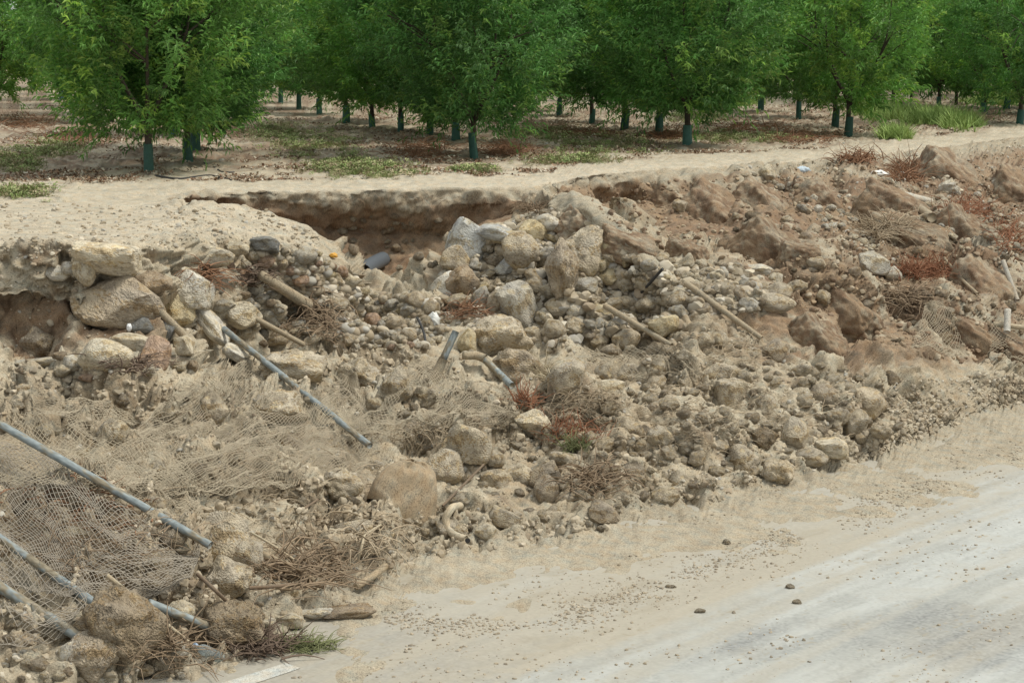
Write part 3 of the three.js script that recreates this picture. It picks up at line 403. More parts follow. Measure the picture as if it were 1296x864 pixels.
// boulders and stones one can single out in the photograph: x, y, width, height (pixels), shape, colour, label, tilt in degrees (clockwise)
const ONE = [
  [132, 326, 76, 40, 'slab', 'cream', 'long cream boulder lodged high in the bank face above a grey mud-coated block', 8], [70, 345, 28, 15, 'round', 'white', 'flat oval whitish stone sticking out of the bank face beside the long cream boulder', 10],
  [88, 339, 21, 15, 'round', 'white', 'small rounded whitish stone between the flat oval stone and a yellow-stained one'], [108, 341, 27, 32, 'round', 'cream', 'upright cream stone with yellowish foot under the end of the long cream boulder'],
  [150, 386, 88, 62, 'angular', 'muddy', 'large slanting mud-coated block leaning in the bank face under the long cream boulder', 18], [190, 358, 40, 28, 'angular', 'brown', 'brown angular stone with dark face between the muddy block and a white boulder'],
  [240, 366, 52, 42, 'angular', 'white', 'big white faceted boulder in the stone heap above the white prism-shaped stone'], [226, 394, 34, 40, 'angular', 'yellow', 'yellowish stone directly below the big white faceted boulder'], [264, 406, 66, 22, 'slab', 'white', 'white prism-shaped stone pointing down at the top end of the long grey pole', 44],
  [303, 397, 46, 32, 'angular', 'cream', 'broad cream stone beside the white prism-shaped stone'], [281, 386, 30, 16, 'angular', 'grey', 'grey wedge stone between the white boulder and the broad cream stone'], [268, 327, 46, 23, 'angular', 'cream', 'cream stone just under the sandy lip with dry twigs below it'],
  [296, 313, 28, 20, 'angular', 'cream', 'small cream stone beside the blue-grey slab under the sandy lip'], [334, 309, 36, 19, 'slab', 'slate', 'blue-grey slab of stone on top of the cobble heap under the sandy lip'], [233, 438, 32, 29, 'block', 'cream', 'blocky cream stone above the netting next to an upright brownish stone'],
  [254, 420, 24, 31, 'angular', 'beige', 'upright beige stone beside the blocky cream stone above the netting'], [133, 449, 56, 37, 'round', 'cream', 'rounded cream boulder at the foot of the muddy block, beside a pink one'], [168, 432, 56, 22, 'slab', 'cream', 'flat cream slab leaning behind the rounded cream boulder and the pink boulder', 8],
  [195, 452, 36, 42, 'angular', 'pink', 'pinkish boulder at the foot of the stone heap beside the rounded cream boulder'], [212, 414, 22, 26, 'angular', 'slate', 'dark grey stone beside the timber bar in the stone heap'], [180, 412, 26, 18, 'angular', 'slate', 'dark grey stone at the foot of the large muddy block'],
  [50, 459, 58, 14, 'slab', 'grey', 'thin grey slab lying at the foot of the hollow bank face', -4], [45, 438, 36, 34, 'mud', 'muddy', 'mud lump inside the hollow at the foot of the bank face'], [300, 447, 32, 15, 'slab', 'white', 'thin whitish slab under the grey pole at the top edge of the netting', 30],
  [150, 785, 84, 82, 'mud', 'dark', 'big dark brown mud boulder with a thin stick across it'], [118, 826, 62, 62, 'mud', 'muddy', 'mud-coated boulder at the end of the thick grey pole'], [300, 792, 72, 62, 'mud', 'dark', 'dark mud boulder beside the discarded plastic bottle'],
  [278, 684, 42, 62, 'angular', 'dusty', 'tall pale boulder at the lower end of the long rusty-ended pole'], [312, 704, 44, 36, 'round', 'dusty', 'rounded pale boulder leaning on the tall one by the twig heap'], [283, 738, 56, 52, 'mud', 'dusty', 'pitted pale boulder above the dark mud boulder and below the rounded pale one'],
  [85, 826, 22, 28, 'angular', 'white', 'small white triangular stone leaning on the mud-coated boulder'], [110, 857, 56, 18, 'slab', 'white', 'white slab lying in front of the mud-coated boulder'], [158, 856, 20, 16, 'angular', 'white', 'small white stone beside the white slab at the road edge'],
  [226, 771, 30, 24, 'angular', 'cream', 'cream stone above the short grey pole piece between two mud boulders'], [590, 306, 54, 50, 'angular', 'blue', 'largest blue-white boulder crowning the rubble pile under the undercut bank'], [580, 332, 34, 32, 'angular', 'beige', 'beige block directly under the blue-white boulder'],
  [625, 293, 46, 19, 'slab', 'blue', 'blue-grey slab on the pile top beside the blue-white boulder', 6], [645, 301, 34, 17, 'angular', 'yellow', 'yellowish stone between the blue-grey slab and the round beige boulder'], [658, 318, 40, 37, 'round', 'dusty', 'round beige boulder near the top of the rubble pile'],
  [641, 338, 23, 17, 'angular', 'blue', 'small pale blue-white stone below the round beige boulder'], [588, 357, 29, 38, 'angular', 'brown', 'brownish upright stone below the blue-white boulder beside the white egg-shaped one'], [567, 363, 32, 31, 'round', 'white', 'white egg-shaped boulder at the edge of the cove below the undercut'],
  [652, 386, 42, 62, 'block', 'grey', 'grey prism-shaped boulder leaning in the middle of the rubble pile', -24], [627, 381, 19, 30, 'angular', 'beige', 'narrow beige stone leaning on the grey prism-shaped boulder', 20], [608, 377, 21, 26, 'angular', 'grey', 'grey stone between the narrow beige stone and the white egg-shaped boulder'],
  [705, 391, 28, 21, 'round', 'dusty', 'rounded beige stone beside the pale greenish-white pebble low in the rubble pile'], [728, 392, 21, 17, 'round', 'white', 'clean whitish pebble low in the rubble pile beside a rounded beige stone'], [700, 369, 30, 22, 'angular', 'dusty', 'triangular dusty stone above the rounded beige stone in the rubble pile'],
  [695, 283, 28, 19, 'round', 'white', 'hollow-looking white stone at the top of the rubble pile under the crest'], [735, 318, 42, 50, 'mud', 'dusty', 'broad furrowed mud block near the crest of the rubble pile'], [711, 348, 36, 62, 'mud', 'muddy', 'tall narrow mud block in the rubble pile below the furrowed block'],
  [740, 361, 32, 20, 'angular', 'grey', 'grey stone beside the tall narrow mud block'], [676, 360, 22, 20, 'angular', 'dusty', 'dusty stone between the grey prism-shaped boulder and the tall mud block'], [632, 424, 68, 48, 'mud', 'dusty', 'large cracked mud boulder below the rubble pile above the bent pole'],
  [624, 438, 28, 14, 'block', 'white', 'pale flat stone set in front of the large cracked mud boulder'], [591, 432, 20, 25, 'round', 'yellow', 'yellowish stone between the upright pole stub and the large cracked mud boulder'], [655, 463, 58, 36, 'mud', 'muddy', 'mud boulder below the large cracked one at the end of the bent pole'],
  [721, 474, 34, 48, 'slab', 'dusty', 'leaning dusty slab of stone above the dry grass heap', 50], [772, 491, 34, 24, 'block', 'cream', 'pale squared block lying alone on the mud fan'], [793, 430, 30, 21, 'round', 'beige', 'beige boulder under the lower end of the mud-coated log'],
  [728, 416, 32, 26, 'mud', 'dusty', 'lumpy dusty boulder at the foot of the rubble pile below the clean pebble'], [701, 416, 22, 20, 'round', 'dusty', 'dusty stone at the foot of the rubble pile beside the lumpy boulder'], [960, 343, 36, 15, 'slab', 'white', 'white flat stone on the heap below the brown earth wall'],
  [982, 354, 17, 15, 'round', 'cream', 'small cream stone beside the white flat stone on the heap'], [985, 369, 28, 18, 'round', 'dusty', 'rounded dusty stone below the white flat stone'], [980, 384, 44, 24, 'round', 'dusty', 'big smooth dusty boulder lowest under the white flat stone'],
  [891, 248, 30, 23, 'block', 'cream', 'pale block stuck in the brown earth wall under the bank edge'], [861, 262, 17, 17, 'block', 'beige', 'small squared stone stuck in the earth wall below the pale block'], [1106, 333, 36, 27, 'block', 'grey', 'pale grey block on the bare slope beside the rust-red plants'],
  [1131, 346, 22, 15, 'angular', 'white', 'white stone just below the pale grey block on the bare slope'], [972, 220, 22, 18, 'angular', 'cream', 'cream stone near the bank edge beside the light blue plastic'], [1199, 237, 20, 14, 'angular', 'white', 'whitish stone on the slope above the white pipe piece'],
  [1043, 501, 38, 28, 'round', 'muddy', 'rounded mud-coated boulder half sunk in the middle of the mud fan'], [925, 498, 34, 38, 'block', 'dusty', 'upright dusty block with a flat face on the mud fan'], [1052, 567, 42, 24, 'block', 'cream', 'pale angular boulder at the toe of the fan, furthest along the row of four'],
  [988, 598, 36, 31, 'mud', 'beige', 'squat beige boulder at the toe of the fan resting against a flat slab'], [972, 586, 36, 13, 'slab', 'dusty', 'flat slab leaning behind the squat beige boulder at the toe of the fan', -6], [1025, 579, 38, 19, 'round', 'dusty', 'flat rounded boulder at the toe of the fan beside the pale angular one'],
  [1083, 536, 28, 30, 'angular', 'dusty', 'upright dusty stone at the toe of the fan above the pale angular boulder'], [1128, 481, 20, 17, 'mud', 'dark', 'small dark brown clod perched on the fan below the trough'], [966, 553, 30, 24, 'mud', 'dark', 'dark brown clod on the fan above the flat slab at the toe'],
  [573, 571, 36, 46, 'slab', 'dusty', 'dusty leaning slab in front of a larger flat-faced block', 28], [594, 562, 50, 50, 'block', 'dusty', 'large flat-faced block behind the dusty leaning slab'], [561, 590, 44, 34, 'round', 'dusty', 'rounded dusty boulder below the leaning slab beside the smooth mud dome'],
  [671, 536, 42, 30, 'angular', 'cream', 'pale angular stone beside the rust-red plant on the mud fan', 20], [521, 628, 38, 17, 'slab', 'dusty', 'flat pale stone under the edge of the smooth mud dome', 4], [639, 656, 40, 25, 'slab', 'dusty', 'pale oblong stone at the road edge behind the curved hose', 22],
  [615, 673, 23, 16, 'round', 'cream', 'small smooth pale stone beside the curved hose on the mud'], [690, 603, 30, 36, 'angular', 'muddy', 'mud-coated upright stone in the middle of the lower fan', 30], [694, 620, 28, 30, 'round', 'muddy', 'mud-coated stone just below the upright one on the lower fan'],
  [738, 628, 18, 13, 'round', 'dusty', 'small dusty stone at the fan toe below the dark root heap'], [540, 500, 30, 22, 'mud', 'dusty', 'lumpy dusty block caught in the netting beside the upright pole stub'], [455, 478, 44, 34, 'mud', 'dusty', 'pale lumpy boulder above the netting below the cobble heap'],
  [500, 487, 32, 34, 'mud', 'dusty', 'knobbly pale boulder beside the upright pole stub'], [370, 462, 74, 36, 'mud', 'dusty', 'broad mud boulder under the grey pole covered by netting'], [352, 516, 62, 40, 'mud', 'dusty', 'mud boulder below the grey pole seen through the netting'],
  [330, 790, 34, 16, 'slab', 'cream', 'flat cream stone at the road edge beside the dark mud boulder'], [365, 785, 36, 18, 'slab', 'cream', 'pale yellowish flat stone at the road edge above the green tuft'], [400, 776, 40, 14, 'slab', 'white', 'thin whitish slab at the road edge beyond the yellowish flat stone'], [440, 772, 60, 14, 'slab', 'brown', 'brown plank-like slab at the road edge below the root heap', -4],
  [450, 670, 46, 26, 'angular', 'dusty', 'angular dusty stone half buried above the root heap'], [430, 610, 44, 34, 'mud', 'dusty', 'dusty boulder at the foot of the long grey pole'],
];
for (const [x, y, w, h, k, c, l, t] of ONE) rock(x, y, w, h, k, c, w * h > 900 || k === 'mud' ? 'boulder' : 'stone', l, w * h > 900 ? 'boulder' : 'stone', null, t || 0);
// fields of look-alike stones
let SINK = 0;
function field(n, poly, wMin, wMax, kinds, cols, name, labelOf, category, group, gap = 0.8, set = SMALL) {
  const r = RR, inside = (x, y) => { let s = false; for (let i = 0, j = poly.length - 1; i < poly.length; j = i++) { const [xi, yi] = poly[i], [xj, yj] = poly[j]; if ((yi > y) !== (yj > y) && x < (xj - xi) * (y - yi) / (yj - yi) + xi) s = !s; } return s; };
  const xs = poly.map(p => p[0]), ys = poly.map(p => p[1]), x0 = Math.min(...xs), x1 = Math.max(...xs), y0 = Math.min(...ys), y1 = Math.max(...ys);
  for (let i = 0, tries = 0; i < n && tries < n * 60; tries++) {
    const x = lerp(x0, x1, r()), y = lerp(y0, y1, r()); if (!inside(x, y)) continue;
    const w = wMin + (wMax - wMin) * r() ** 2.2, h = w * (0.55 + r() * 0.35); if (placed.some(p => Math.hypot(p[0] - x, p[1] - y) < (p[2] + w * 0.42) * gap)) continue;
    const c = cols[Math.floor(r() * cols.length)], k = kinds[Math.floor(r() * kinds.length)]; const size = w < wMin + (wMax - wMin) * 0.12 ? 'small ' : w > wMin + (wMax - wMin) * 0.55 ? 'large ' : ''; rock(x, y, w, h, k, c, name, size + labelOf(COLNAME[c], k), category, group, (r() - 0.5) * 50, set).position.y -= SINK * h / 120; i++;
  }
}
const COB = [[318, 318], [400, 318], [432, 340], [470, 372], [560, 380], [570, 420], [540, 440], [450, 438], [420, 420], [390, 380], [330, 345]];
field(170, COB, 10, 27, ['round', 'angular', 'angular'], ['cream', 'beige', 'dusty', 'grey', 'cream', 'pink', 'cream', 'dusty', 'cream', 'yellow', 'grey', 'white', 'dusty', 'beige', 'cream', 'beige', 'pink', 'white', 'cream'], 'cobble', (c, k) => `${c} ${k === 'round' ? 'rounded' : 'angular'} cobble in the cobble heap under the sandy tongue`, 'cobble', 'cobbles in the heap under the sandy tongue', 0.72);
field(50, [[230, 345], [340, 325], [420, 420], [330, 440], [215, 430], [160, 445], [60, 450], [0, 470], [120, 480], [260, 460]], 10, 26, ['angular', 'angular', 'round'], ['cream', 'cream', 'beige', 'white', 'grey', 'brown', 'pink'], 'stone', (c, k) => `${c} ${k === 'round' ? 'rounded' : 'angular'} stone in the stone heap above the netting`, 'stone', 'stones in the heap above the netting', 0.8);
field(34, [[425, 270], [560, 275], [555, 345], [470, 350], [440, 330]], 4, 13, ['angular', 'round'], ['dusty', 'brown', 'beige', 'muddy'], 'embedded_stone', (c, k) => `${c} ${k === 'round' ? 'rounded' : 'angular'} stone stuck in the undercut earth face of the cove`, 'stone', 'stones stuck in the undercut face', 0.9);
SINK = 0.3;
field(130, [[560, 345], [600, 300], [690, 262], [740, 275], [830, 335], [880, 385], [830, 420], [700, 430], [600, 415], [560, 400]], 10, 36, ['angular', 'angular', 'angular', 'mud'], ['dusty', 'dusty', 'dusty', 'beige', 'cream', 'grey', 'muddy', 'yellow'], 'rubble_stone', (c, k) => `${c} ${k === 'mud' ? 'lumpy' : 'angular'} stone in the rubble pile under the crest`, 'rubble stone', 'stones in the rubble pile', 0.75);
field(60, [[790, 300], [870, 330], [950, 335], [1000, 390], [900, 395], [830, 345]], 10, 32, ['angular', 'angular', 'mud'], ['dusty', 'dusty', 'beige', 'cream', 'muddy', 'grey'], 'rubble_stone', (c, k) => `${c} ${k === 'mud' ? 'lumpy' : 'angular'} stone in the rubble behind the crest`, 'rubble stone', 'stones in the rubble behind the crest', 0.78);
field(36, [[930, 212], [1000, 230], [1090, 275], [1130, 340], [1060, 300], [990, 245], [930, 230]], 6, 15, ['angular', 'round'], ['cream', 'white', 'grey', 'beige'], 'stone', (c, k) => `${c} ${k === 'round' ? 'rounded' : 'angular'} stone in the stony streak down the bare slope`, 'stone', 'stones in the streak down the slope', 0.8);
field(44, [[1130, 240], [1200, 235], [1296, 250], [1296, 320], [1230, 320], [1170, 290]], 6, 16, ['angular', 'round'], ['cream', 'white', 'grey', 'beige'], 'stone', (c, k) => `${c} ${k === 'round' ? 'rounded' : 'angular'} stone among the rust-red plants on the slope`, 'stone', 'stones among the rust-red plants', 0.8);
field(210, [[640, 470], [860, 420], [1000, 440], [1120, 480], [1140, 540], [1000, 600], [820, 630], [640, 660], [530, 680], [560, 620], [620, 540]], 10, 48, ['mud', 'mud', 'mud', 'angular', 'angular'], ['dusty', 'dusty', 'muddy', 'dusty', 'beige'], 'clod', (c, k) => `${c} ${k === 'mud' ? 'lumpy clod' : k === 'round' ? 'rounded stone' : 'angular stone'} lying on the mud fan above the road`, 'clod', 'clods on the mud fan', 0.85);
field(120, [[0, 480], [260, 490], [520, 470], [640, 520], [520, 660], [400, 720], [330, 760], [0, 860], [0, 660]], 11, 40, ['mud', 'mud', 'angular', 'angular'], ['dusty', 'dusty', 'muddy', 'cream', 'beige'], 'debris_clod', (c, k) => `${c} ${k === 'mud' ? 'lumpy clod' : k === 'round' ? 'rounded stone' : 'angular stone'} in the debris under the fallen netting`, 'debris clod', 'clods under the fallen netting', 0.9);
field(40, [[0, 800], [120, 780], [330, 760], [330, 840], [200, 862], [0, 862]], 10, 24, ['angular', 'round'], ['cream', 'white', 'beige', 'muddy', 'brown'], 'stone', (c, k) => `${c} ${k === 'round' ? 'rounded' : 'angular'} stone among the mud boulders at the road edge`, 'stone', 'stones among the mud boulders', 0.85);
field(70, [[890, 240], [1060, 235], [1130, 270], [1296, 300], [1296, 460], [1180, 450], [1080, 420], [1000, 370], [930, 320]], 6, 22, ['mud', 'angular', 'mud'], ['brown', 'dark', 'muddy', 'beige'], 'earth_clod', (c, k) => `${c} ${k === 'mud' ? 'lumpy' : 'angular'} clod lying on the bare earth slope`, 'earth clod', 'clods on the bare earth slope', 0.9);
const CLODS = [[920, 686], [850, 742], [886, 773], [1000, 742], [1010, 762], [780, 640], [745, 664], [762, 668], [820, 618]];
for (const [x, y] of CLODS) rock(x, y, 6 + RR() * 6, 5 + RR() * 3, 'mud', 'dusty', 'clod', 'small dusty clod lying loose on the muddy road', 'clod', 'clods lying loose on the road', 0, SMALL);

// small rubble, pebbles and crumbs: nobody could count them
function scatter(name, label, geo, material, n, pick, sMin, sMax, cols, seed, flat = 1, sink = 0.1) {
  const r = rng(seed), im = new THREE.InstancedMesh(geo, material, n), d = new THREE.Object3D(), c = new THREE.Color(); let k = 0;
  for (let t = 0; t < n * 12 && k < n; t++) { const p = pick(r); if (!p) continue; const s = sMin * Math.pow(sMax / sMin, r() ** 1.8); d.position.copy(p); d.position.y += s * sink; d.rotation.set((r() - 0.5) * 0.9, r() * 6.28, (r() - 0.5) * 0.9); d.scale.set(s * (0.8 + r() * 0.5), s * flat * (0.7 + r() * 0.5), s * (0.8 + r() * 0.5)); d.updateMatrix(); im.setMatrixAt(k, d.matrix); const q = cols[Math.floor(r() * cols.length)], v = 0.8 + r() * 0.4; im.setColorAt(k, c.setRGB(q[0] * v, q[1] * v, q[2] * v)); k++; }
  im.count = k; im.name = numbered(name); im.castShadow = im.receiveShadow = true; tag(im, label, 'debris', null, 'stuff'); scene.add(im); return im;
}
const lowRock = rockGeo(31, 'angular', 1), lowRound = rockGeo(37, 'round', 1), lowMud = rockGeo(41, 'angular', 2);
const plain = new THREE.MeshStandardMaterial({ roughness: 0.95, vertexColors: true, color: 0xffffff });
const lipY = (x) => { const k = column(x); return Math.min(k[13][0], k[7][0]); }, toeY = (x) => column(x)[2][0];
const tops = []; for (let x = 0; x <= PW; x += 4) tops.push([lipY(x), toeY(x), column(x)[5][0]]);
const inFan = (a, b) => (r) => { const x = r() * PW, [l, t, bs] = tops[Math.floor(x / 4)], y = lerp(lerp(t, bs, a), lerp(t, bs, b), r()); if (y > PH - 1 || y < 0) return null; return hit(x, y); };
const EARTHS = [[0.38, 0.325, 0.245], [0.33, 0.275, 0.2], [0.41, 0.355, 0.275], [0.29, 0.235, 0.17], [0.36, 0.31, 0.235]], STONES = [...EARTHS, [0.5, 0.45, 0.37], [0.44, 0.4, 0.33], [0.36, 0.34, 0.3]];
scatter('crumbled_earth', 'crumbled dry mud strewn over the fan', lowMud, plain, 8000, (r) => { const p = inFan(-0.03, 1.02)(r); return p && fbm(p.x * 0.9 + 20, p.y * 0.9, p.z * 0.9, 3) + r() * 0.4 - 0.2 > -0.05 ? p : null; }, 0.006, 0.045, EARTHS, 11, 0.85, -0.25);
scatter('pebbles', 'small pebbles and chips strewn over the bank', lowRock, plain, 4000, inFan(0.03, 1.3), 0.006, 0.032, STONES, 12, 0.85, -0.15);
const POLYPICK = (poly) => { const xs = poly.map(p => p[0]), ys = poly.map(p => p[1]), x0 = Math.min(...xs), x1 = Math.max(...xs), y0 = Math.min(...ys), y1 = Math.max(...ys); return (r) => { const x = lerp(x0, x1, r()), y = lerp(y0, y1, r()); let s = false; for (let i = 0, j = poly.length - 1; i < poly.length; j = i++) { const [xi, yi] = poly[i], [xj, yj] = poly[j]; if ((yi > y) !== (yj > y) && x < (xj - xi) * (y - yi) / (yj - yi) + xi) s = !s; } return s ? hit(x, y) : null; }; };
scatter('small_cobbles', 'small cobbles filling the gaps in the cobble heap', lowRound, plain, 600, POLYPICK(COB), 0.03, 0.075, STONES, 13, 0.8, -0.15);
scatter('stone_chips', 'stone chips filling the gaps in the rubble pile', lowRock, plain, 1500, POLYPICK([[560, 345], [600, 300], [690, 262], [740, 275], [830, 335], [950, 335], [1000, 390], [880, 400], [830, 425], [700, 435], [600, 420], [560, 400]]), 0.025, 0.09, STONES, 14, 0.8, -0.2);
scatter('slope_gravel', 'pale gravel washed down the bare slope', lowRock, plain, 1100, POLYPICK([[930, 212], [1200, 190], [1296, 175], [1296, 330], [1180, 290], [1130, 345], [1060, 300], [990, 250]]), 0.01, 0.045, STONES, 15, 0.8);
scatter('slope_crumbs', 'crumbled brown earth over the bare slope', lowRock, plain, 3500, POLYPICK([[730, 235], [890, 225], [1060, 215], [1296, 190], [1296, 460], [1180, 455], [1080, 425], [1000, 380], [930, 330], [800, 310]]), 0.008, 0.05, [[0.24, 0.17, 0.115], [0.29, 0.22, 0.15], [0.2, 0.14, 0.095], [0.36, 0.3, 0.22]], 18, 0.85, -0.15);
scatter('shelf_grit', 'pebbles and crumbs on the sandy shelf above the stone heap', lowRock, plain, 900, POLYPICK([[0, 258], [330, 262], [400, 296], [420, 330], [330, 308], [0, 330]]), 0.007, 0.032, STONES, 17, 0.8);
scatter('road_grit', 'grit and small mud crumbs scattered on the road', lowMud, plain, 5000, (r) => { const x = 330 + r() * 966; let y; if (r() < 0.5) y = lerp(785, 575, clamp((x - 700) / 596, 0, 1)) + (r() + r() - 1) * 34 * (0.4 + r()); else y = toeY(x) + 10 + r() ** 1.3 * 330; if (y > PH || y < toeY(x)) return null; const p = hit(x, y); return fbm(p.x * 1.0, 3, p.z * 1.0, 3) + r() * 0.3 > 0.2 ? p : null; }, 0.003, 0.018, [[0.32, 0.27, 0.2], [0.37, 0.32, 0.25], [0.27, 0.23, 0.18]], 16, 0.7);

// ------------------------------------------------------------------ poles, sticks, hoses
function tubeGeo(pts, r0, r1, sides = 10, steps = 16, cap = true) {
  const cv = new THREE.CatmullRomCurve3(pts), fr = cv.computeFrenetFrames(steps), pos = [], ix = [], uv = [], L = cv.getLength();
  for (let i = 0; i <= steps; i++) { const p = cv.getPointAt(i / steps), R = lerp(r0, r1, i / steps); for (let j = 0; j <= sides; j++) { const a = j / sides * Math.PI * 2, n = fr.normals[i], b = fr.binormals[i], c = Math.cos(a) * R, s = Math.sin(a) * R; pos.push(p.x + n.x * c + b.x * s, p.y + n.y * c + b.y * s, p.z + n.z * c + b.z * s); uv.push(j / sides * 0.3 + pts[0].x, i / steps * L * 0.55 + pts[0].y); if (i && j) { const q = i * (sides + 1) + j, w = q - sides - 1; ix.push(w - 1, q - 1, w, w, q - 1, q); } } }
  if (cap) for (const e of [0, steps]) { const c = pos.length / 3, p = cv.getPointAt(e / steps); pos.push(p.x, p.y, p.z); uv.push(0, 0); for (let j = 0; j < sides; j++) ix.push(c, e * (sides + 1) + j, e * (sides + 1) + j + 1); }
  const g = new THREE.BufferGeometry(); g.setAttribute('position', new THREE.Float32BufferAttribute(pos, 3)); g.setAttribute('uv', new THREE.Float32BufferAttribute(uv, 2)); g.setIndex(ix); g.computeVertexNormals(); return g;
}
const steelTex = tex(256, (u, v) => { const m = sst(-0.1, 0.45, tile(u, v, 4, 41) * 0.8 + tile(u, v, 11, 7) * 0.7 + tile(u, v, 37, 9) * 0.4) * 0.85, a = tile(u, v, 40, 3) * 0.12; return mix([0.60 + a, 0.64 + a, 0.655 + a], [0.60 + a, 0.545 + a, 0.45 + a], m); }, true);
const STEEL = mat(0.72, 0.72, 0.72, { map: steelTex, roughness: 0.62, metalness: 0.25 }), MUDPIPE = mat(0.36, 0.3, 0.215, { map: soilTex }), WOOD = mat(0.36, 0.29, 0.20, { map: soilTex }), DARKWOOD = mat(0.2, 0.145, 0.1, { map: soilTex }), PALEWOOD = mat(0.47, 0.40, 0.29, { map: soilTex });
const BLACK = mat(0.03, 0.03, 0.032, { roughness: 0.6 });
function at(px, py, lift) { const p = hit(px, py); const D = -p.z - lift * 0.6; const q = atD(px, py, D); return q; }   // stands off the ground towards the open side by about lift
function pole(name, pts, r, material, label, category, o = {}) { const P3 = pts.map(([x, y, l]) => at(x, y, l ?? 0.15)); const m = add(name, tubeGeo(P3, r, o.r1 ?? r, o.sides ?? 12, o.steps ?? 14), material); return tag(m, label, category, o.group); }
function straight(a, b, n = 3) { const out = []; for (let i = 0; i <= n; i++) out.push(a.clone().lerp(b, i / n)); return out; }
function barPole(name, [x0, y0, l0], [x1, y1, l1], r, material, label, category, r1, clear) {
  const A0 = at(x0, y0, l0), B0 = at(x1, y1, l1), i0 = -1 / A0.z, i1 = -1 / B0.z, gaps = [];
  for (let t = 0.04; t < 0.97; t += 0.02) { const h = hit(lerp(x0, x1, t), lerp(y0, y1, t)); gaps.push(-1 / (h.z + r * 1.2) - lerp(i0, i1, t)); }
  gaps.sort((p, q) => p - q); const e = Math.max(0, gaps[Math.floor(gaps.length * (clear ?? 0.9))]), A = atD(x0, y0, 1 / (i0 + e)), B = atD(x1, y1, 1 / (i1 + e)); return tag(add(name, tubeGeo(straight(A, B), r, r1 ?? r, 14, 8), material), label, category);
}
barPole('fence_pole', [283, 416, 0.35], [468, 564, 0.55], 0.029, STEEL, 'long blue-grey steel pole lying from the white prism-shaped stone down to the smooth mud dome', 'pole');
barPole('fence_pole', [-30, 520, 0.4], [266, 690, 0.2], 0.029, STEEL, 'long grey steel pole lying across the netting, ending at a tall pale boulder', 'pole');
barPole('fence_pole', [-20, 668, 0.35], [128, 769, 0.1], 0.029, STEEL, 'dented grey steel pole with white scraped patches ending at the big dark mud boulder', 'pole');
barPole('fence_pole', [188, 763, 0.35], [262, 792, 0.25], 0.03, STEEL, 'short grey steel pole piece between the two dark mud boulders', 'pole');
barPole('fence_pole', [-30, 724, 0.4], [108, 811, 0.1], 0.036, STEEL, 'thick clean grey steel pole running into the mud-coated boulder', 'pole');
{ // bent pole and the upright stub, both half caked in mud
  const g = base('bent_pole', at(588, 452, 0.3)), o = g.position.clone().negate(), pt = (x, y, l) => at(x, y, l).add(o);
  add('caked_end', tubeGeo([pt(586, 450, 0.28), pt(603, 450, 0.3), pt(614, 454, 0.3)], 0.042, 0.046, 10, 8), MUDPIPE, g); add('bare_end', tubeGeo([pt(611, 452, 0.3), pt(618, 459, 0.3), pt(630, 471, 0.28), pt(648, 488, 0.18)], 0.04, 0.034, 12, 10), STEEL, g);
  tag(g, 'bent grey pole with mud-caked end below the large cracked mud boulder', 'pole');
  const B = at(548, 482, 0.3), h = base('pole_stub', B), q = B.clone().negate(), T = atD(577, 419, -B.z + 0.1), M = B.clone().lerp(T, 0.45); add('bare_top', tubeGeo(straight(M, T).map(p => p.add(q)), 0.036, 0.034, 12, 6), STEEL, h); add('caked_foot', tubeGeo(straight(B.clone().add(V(-0.06, -0.15, 0)), M).map(p => p.clone().add(q)), 0.065, 0.045, 10, 6), MUDPIPE, h);
  tag(h, 'short leaning pole stub standing out of the debris beside the bent pole', 'pole');
}
barPole('mud_log', [766, 387, 0.3], [850, 437, 0.1], 0.033, MUDPIPE, 'mud-coated log lying on the rubble pile above a beige boulder', 'log', 0.026);
barPole('mud_log', [868, 358, 0.35], [964, 428, 0.1], 0.036, MUDPIPE, 'longer mud-coated log running down from the crest to the mud fan', 'log', 0.028);
barPole('timber_bar', [170, 362, 0.5], [232, 424, 0.3], 0.036, MUDPIPE, 'weathered timber bar leaning down the stone heap beside the large muddy block', 'timber');
barPole('timber_bar', [330, 348, 0.35], [390, 386, 0.3], 0.046, MUDPIPE, 'thick pale timber lying through the cobble heap', 'timber', 0.06);
barPole('timber_bar', [318, 400, 0.35], [384, 436, 0.25], 0.026, MUDPIPE, 'thin pale timber below the thick one, pointing at the grey pole', 'timber');
barPole('stick', [135, 728, 0.75], [238, 812, 0.3], 0.016, PALEWOOD, 'thin pale stick slanting across the big dark mud boulder', 'stick', 0.012);
barPole('black_rod', [812, 370, 0.1], [839, 340, 0.5], 0.016, BLACK, 'black rod sticking up out of the rubble pile', 'rod');
pole('black_rod', [[528, 402, 0.25], [533, 412, 0.28], [537, 424, 0.25], [539, 436, 0.15]], 0.014, BLACK, 'bent black rod standing among the cobbles at the edge of the cove', 'rod');
barPole('stick', [560, 640, 0.1], [612, 588, 0.25], 0.01, DARKWOOD, 'thin dark twig standing up below the rounded dusty boulder', 'stick');
barPole('stick', [378, 648, 0.1], [402, 632, 0.3], 0.009, DARKWOOD, 'short dark twig standing above the root heap', 'stick');
{ const g = base('curved_hose', at(575, 665, 0.1)), o = g.position.clone().negate(), pts = [[582, 640, .12], [570, 645, .16], [564, 657, .16], [568, 670, .12], [580, 679, .1], [590, 682, .08]].map(([x, y, l]) => at(x, y, l).add(o)); add('hose', tubeGeo(pts, 0.034, 0.03, 12, 30, true), mat(0.5, 0.43, 0.32, { map: soilTex }), g); const e = add('bore_shade_disc', new THREE.CircleGeometry(0.022, 12), BLACK, g); e.position.copy(pts[5]).add(V(0.012, -0.004, 0.03)); tag(g, 'pale curved hose lying on the mud at the road edge', 'hose'); }  // hose end is capped; a black disc paints the shade of its bore
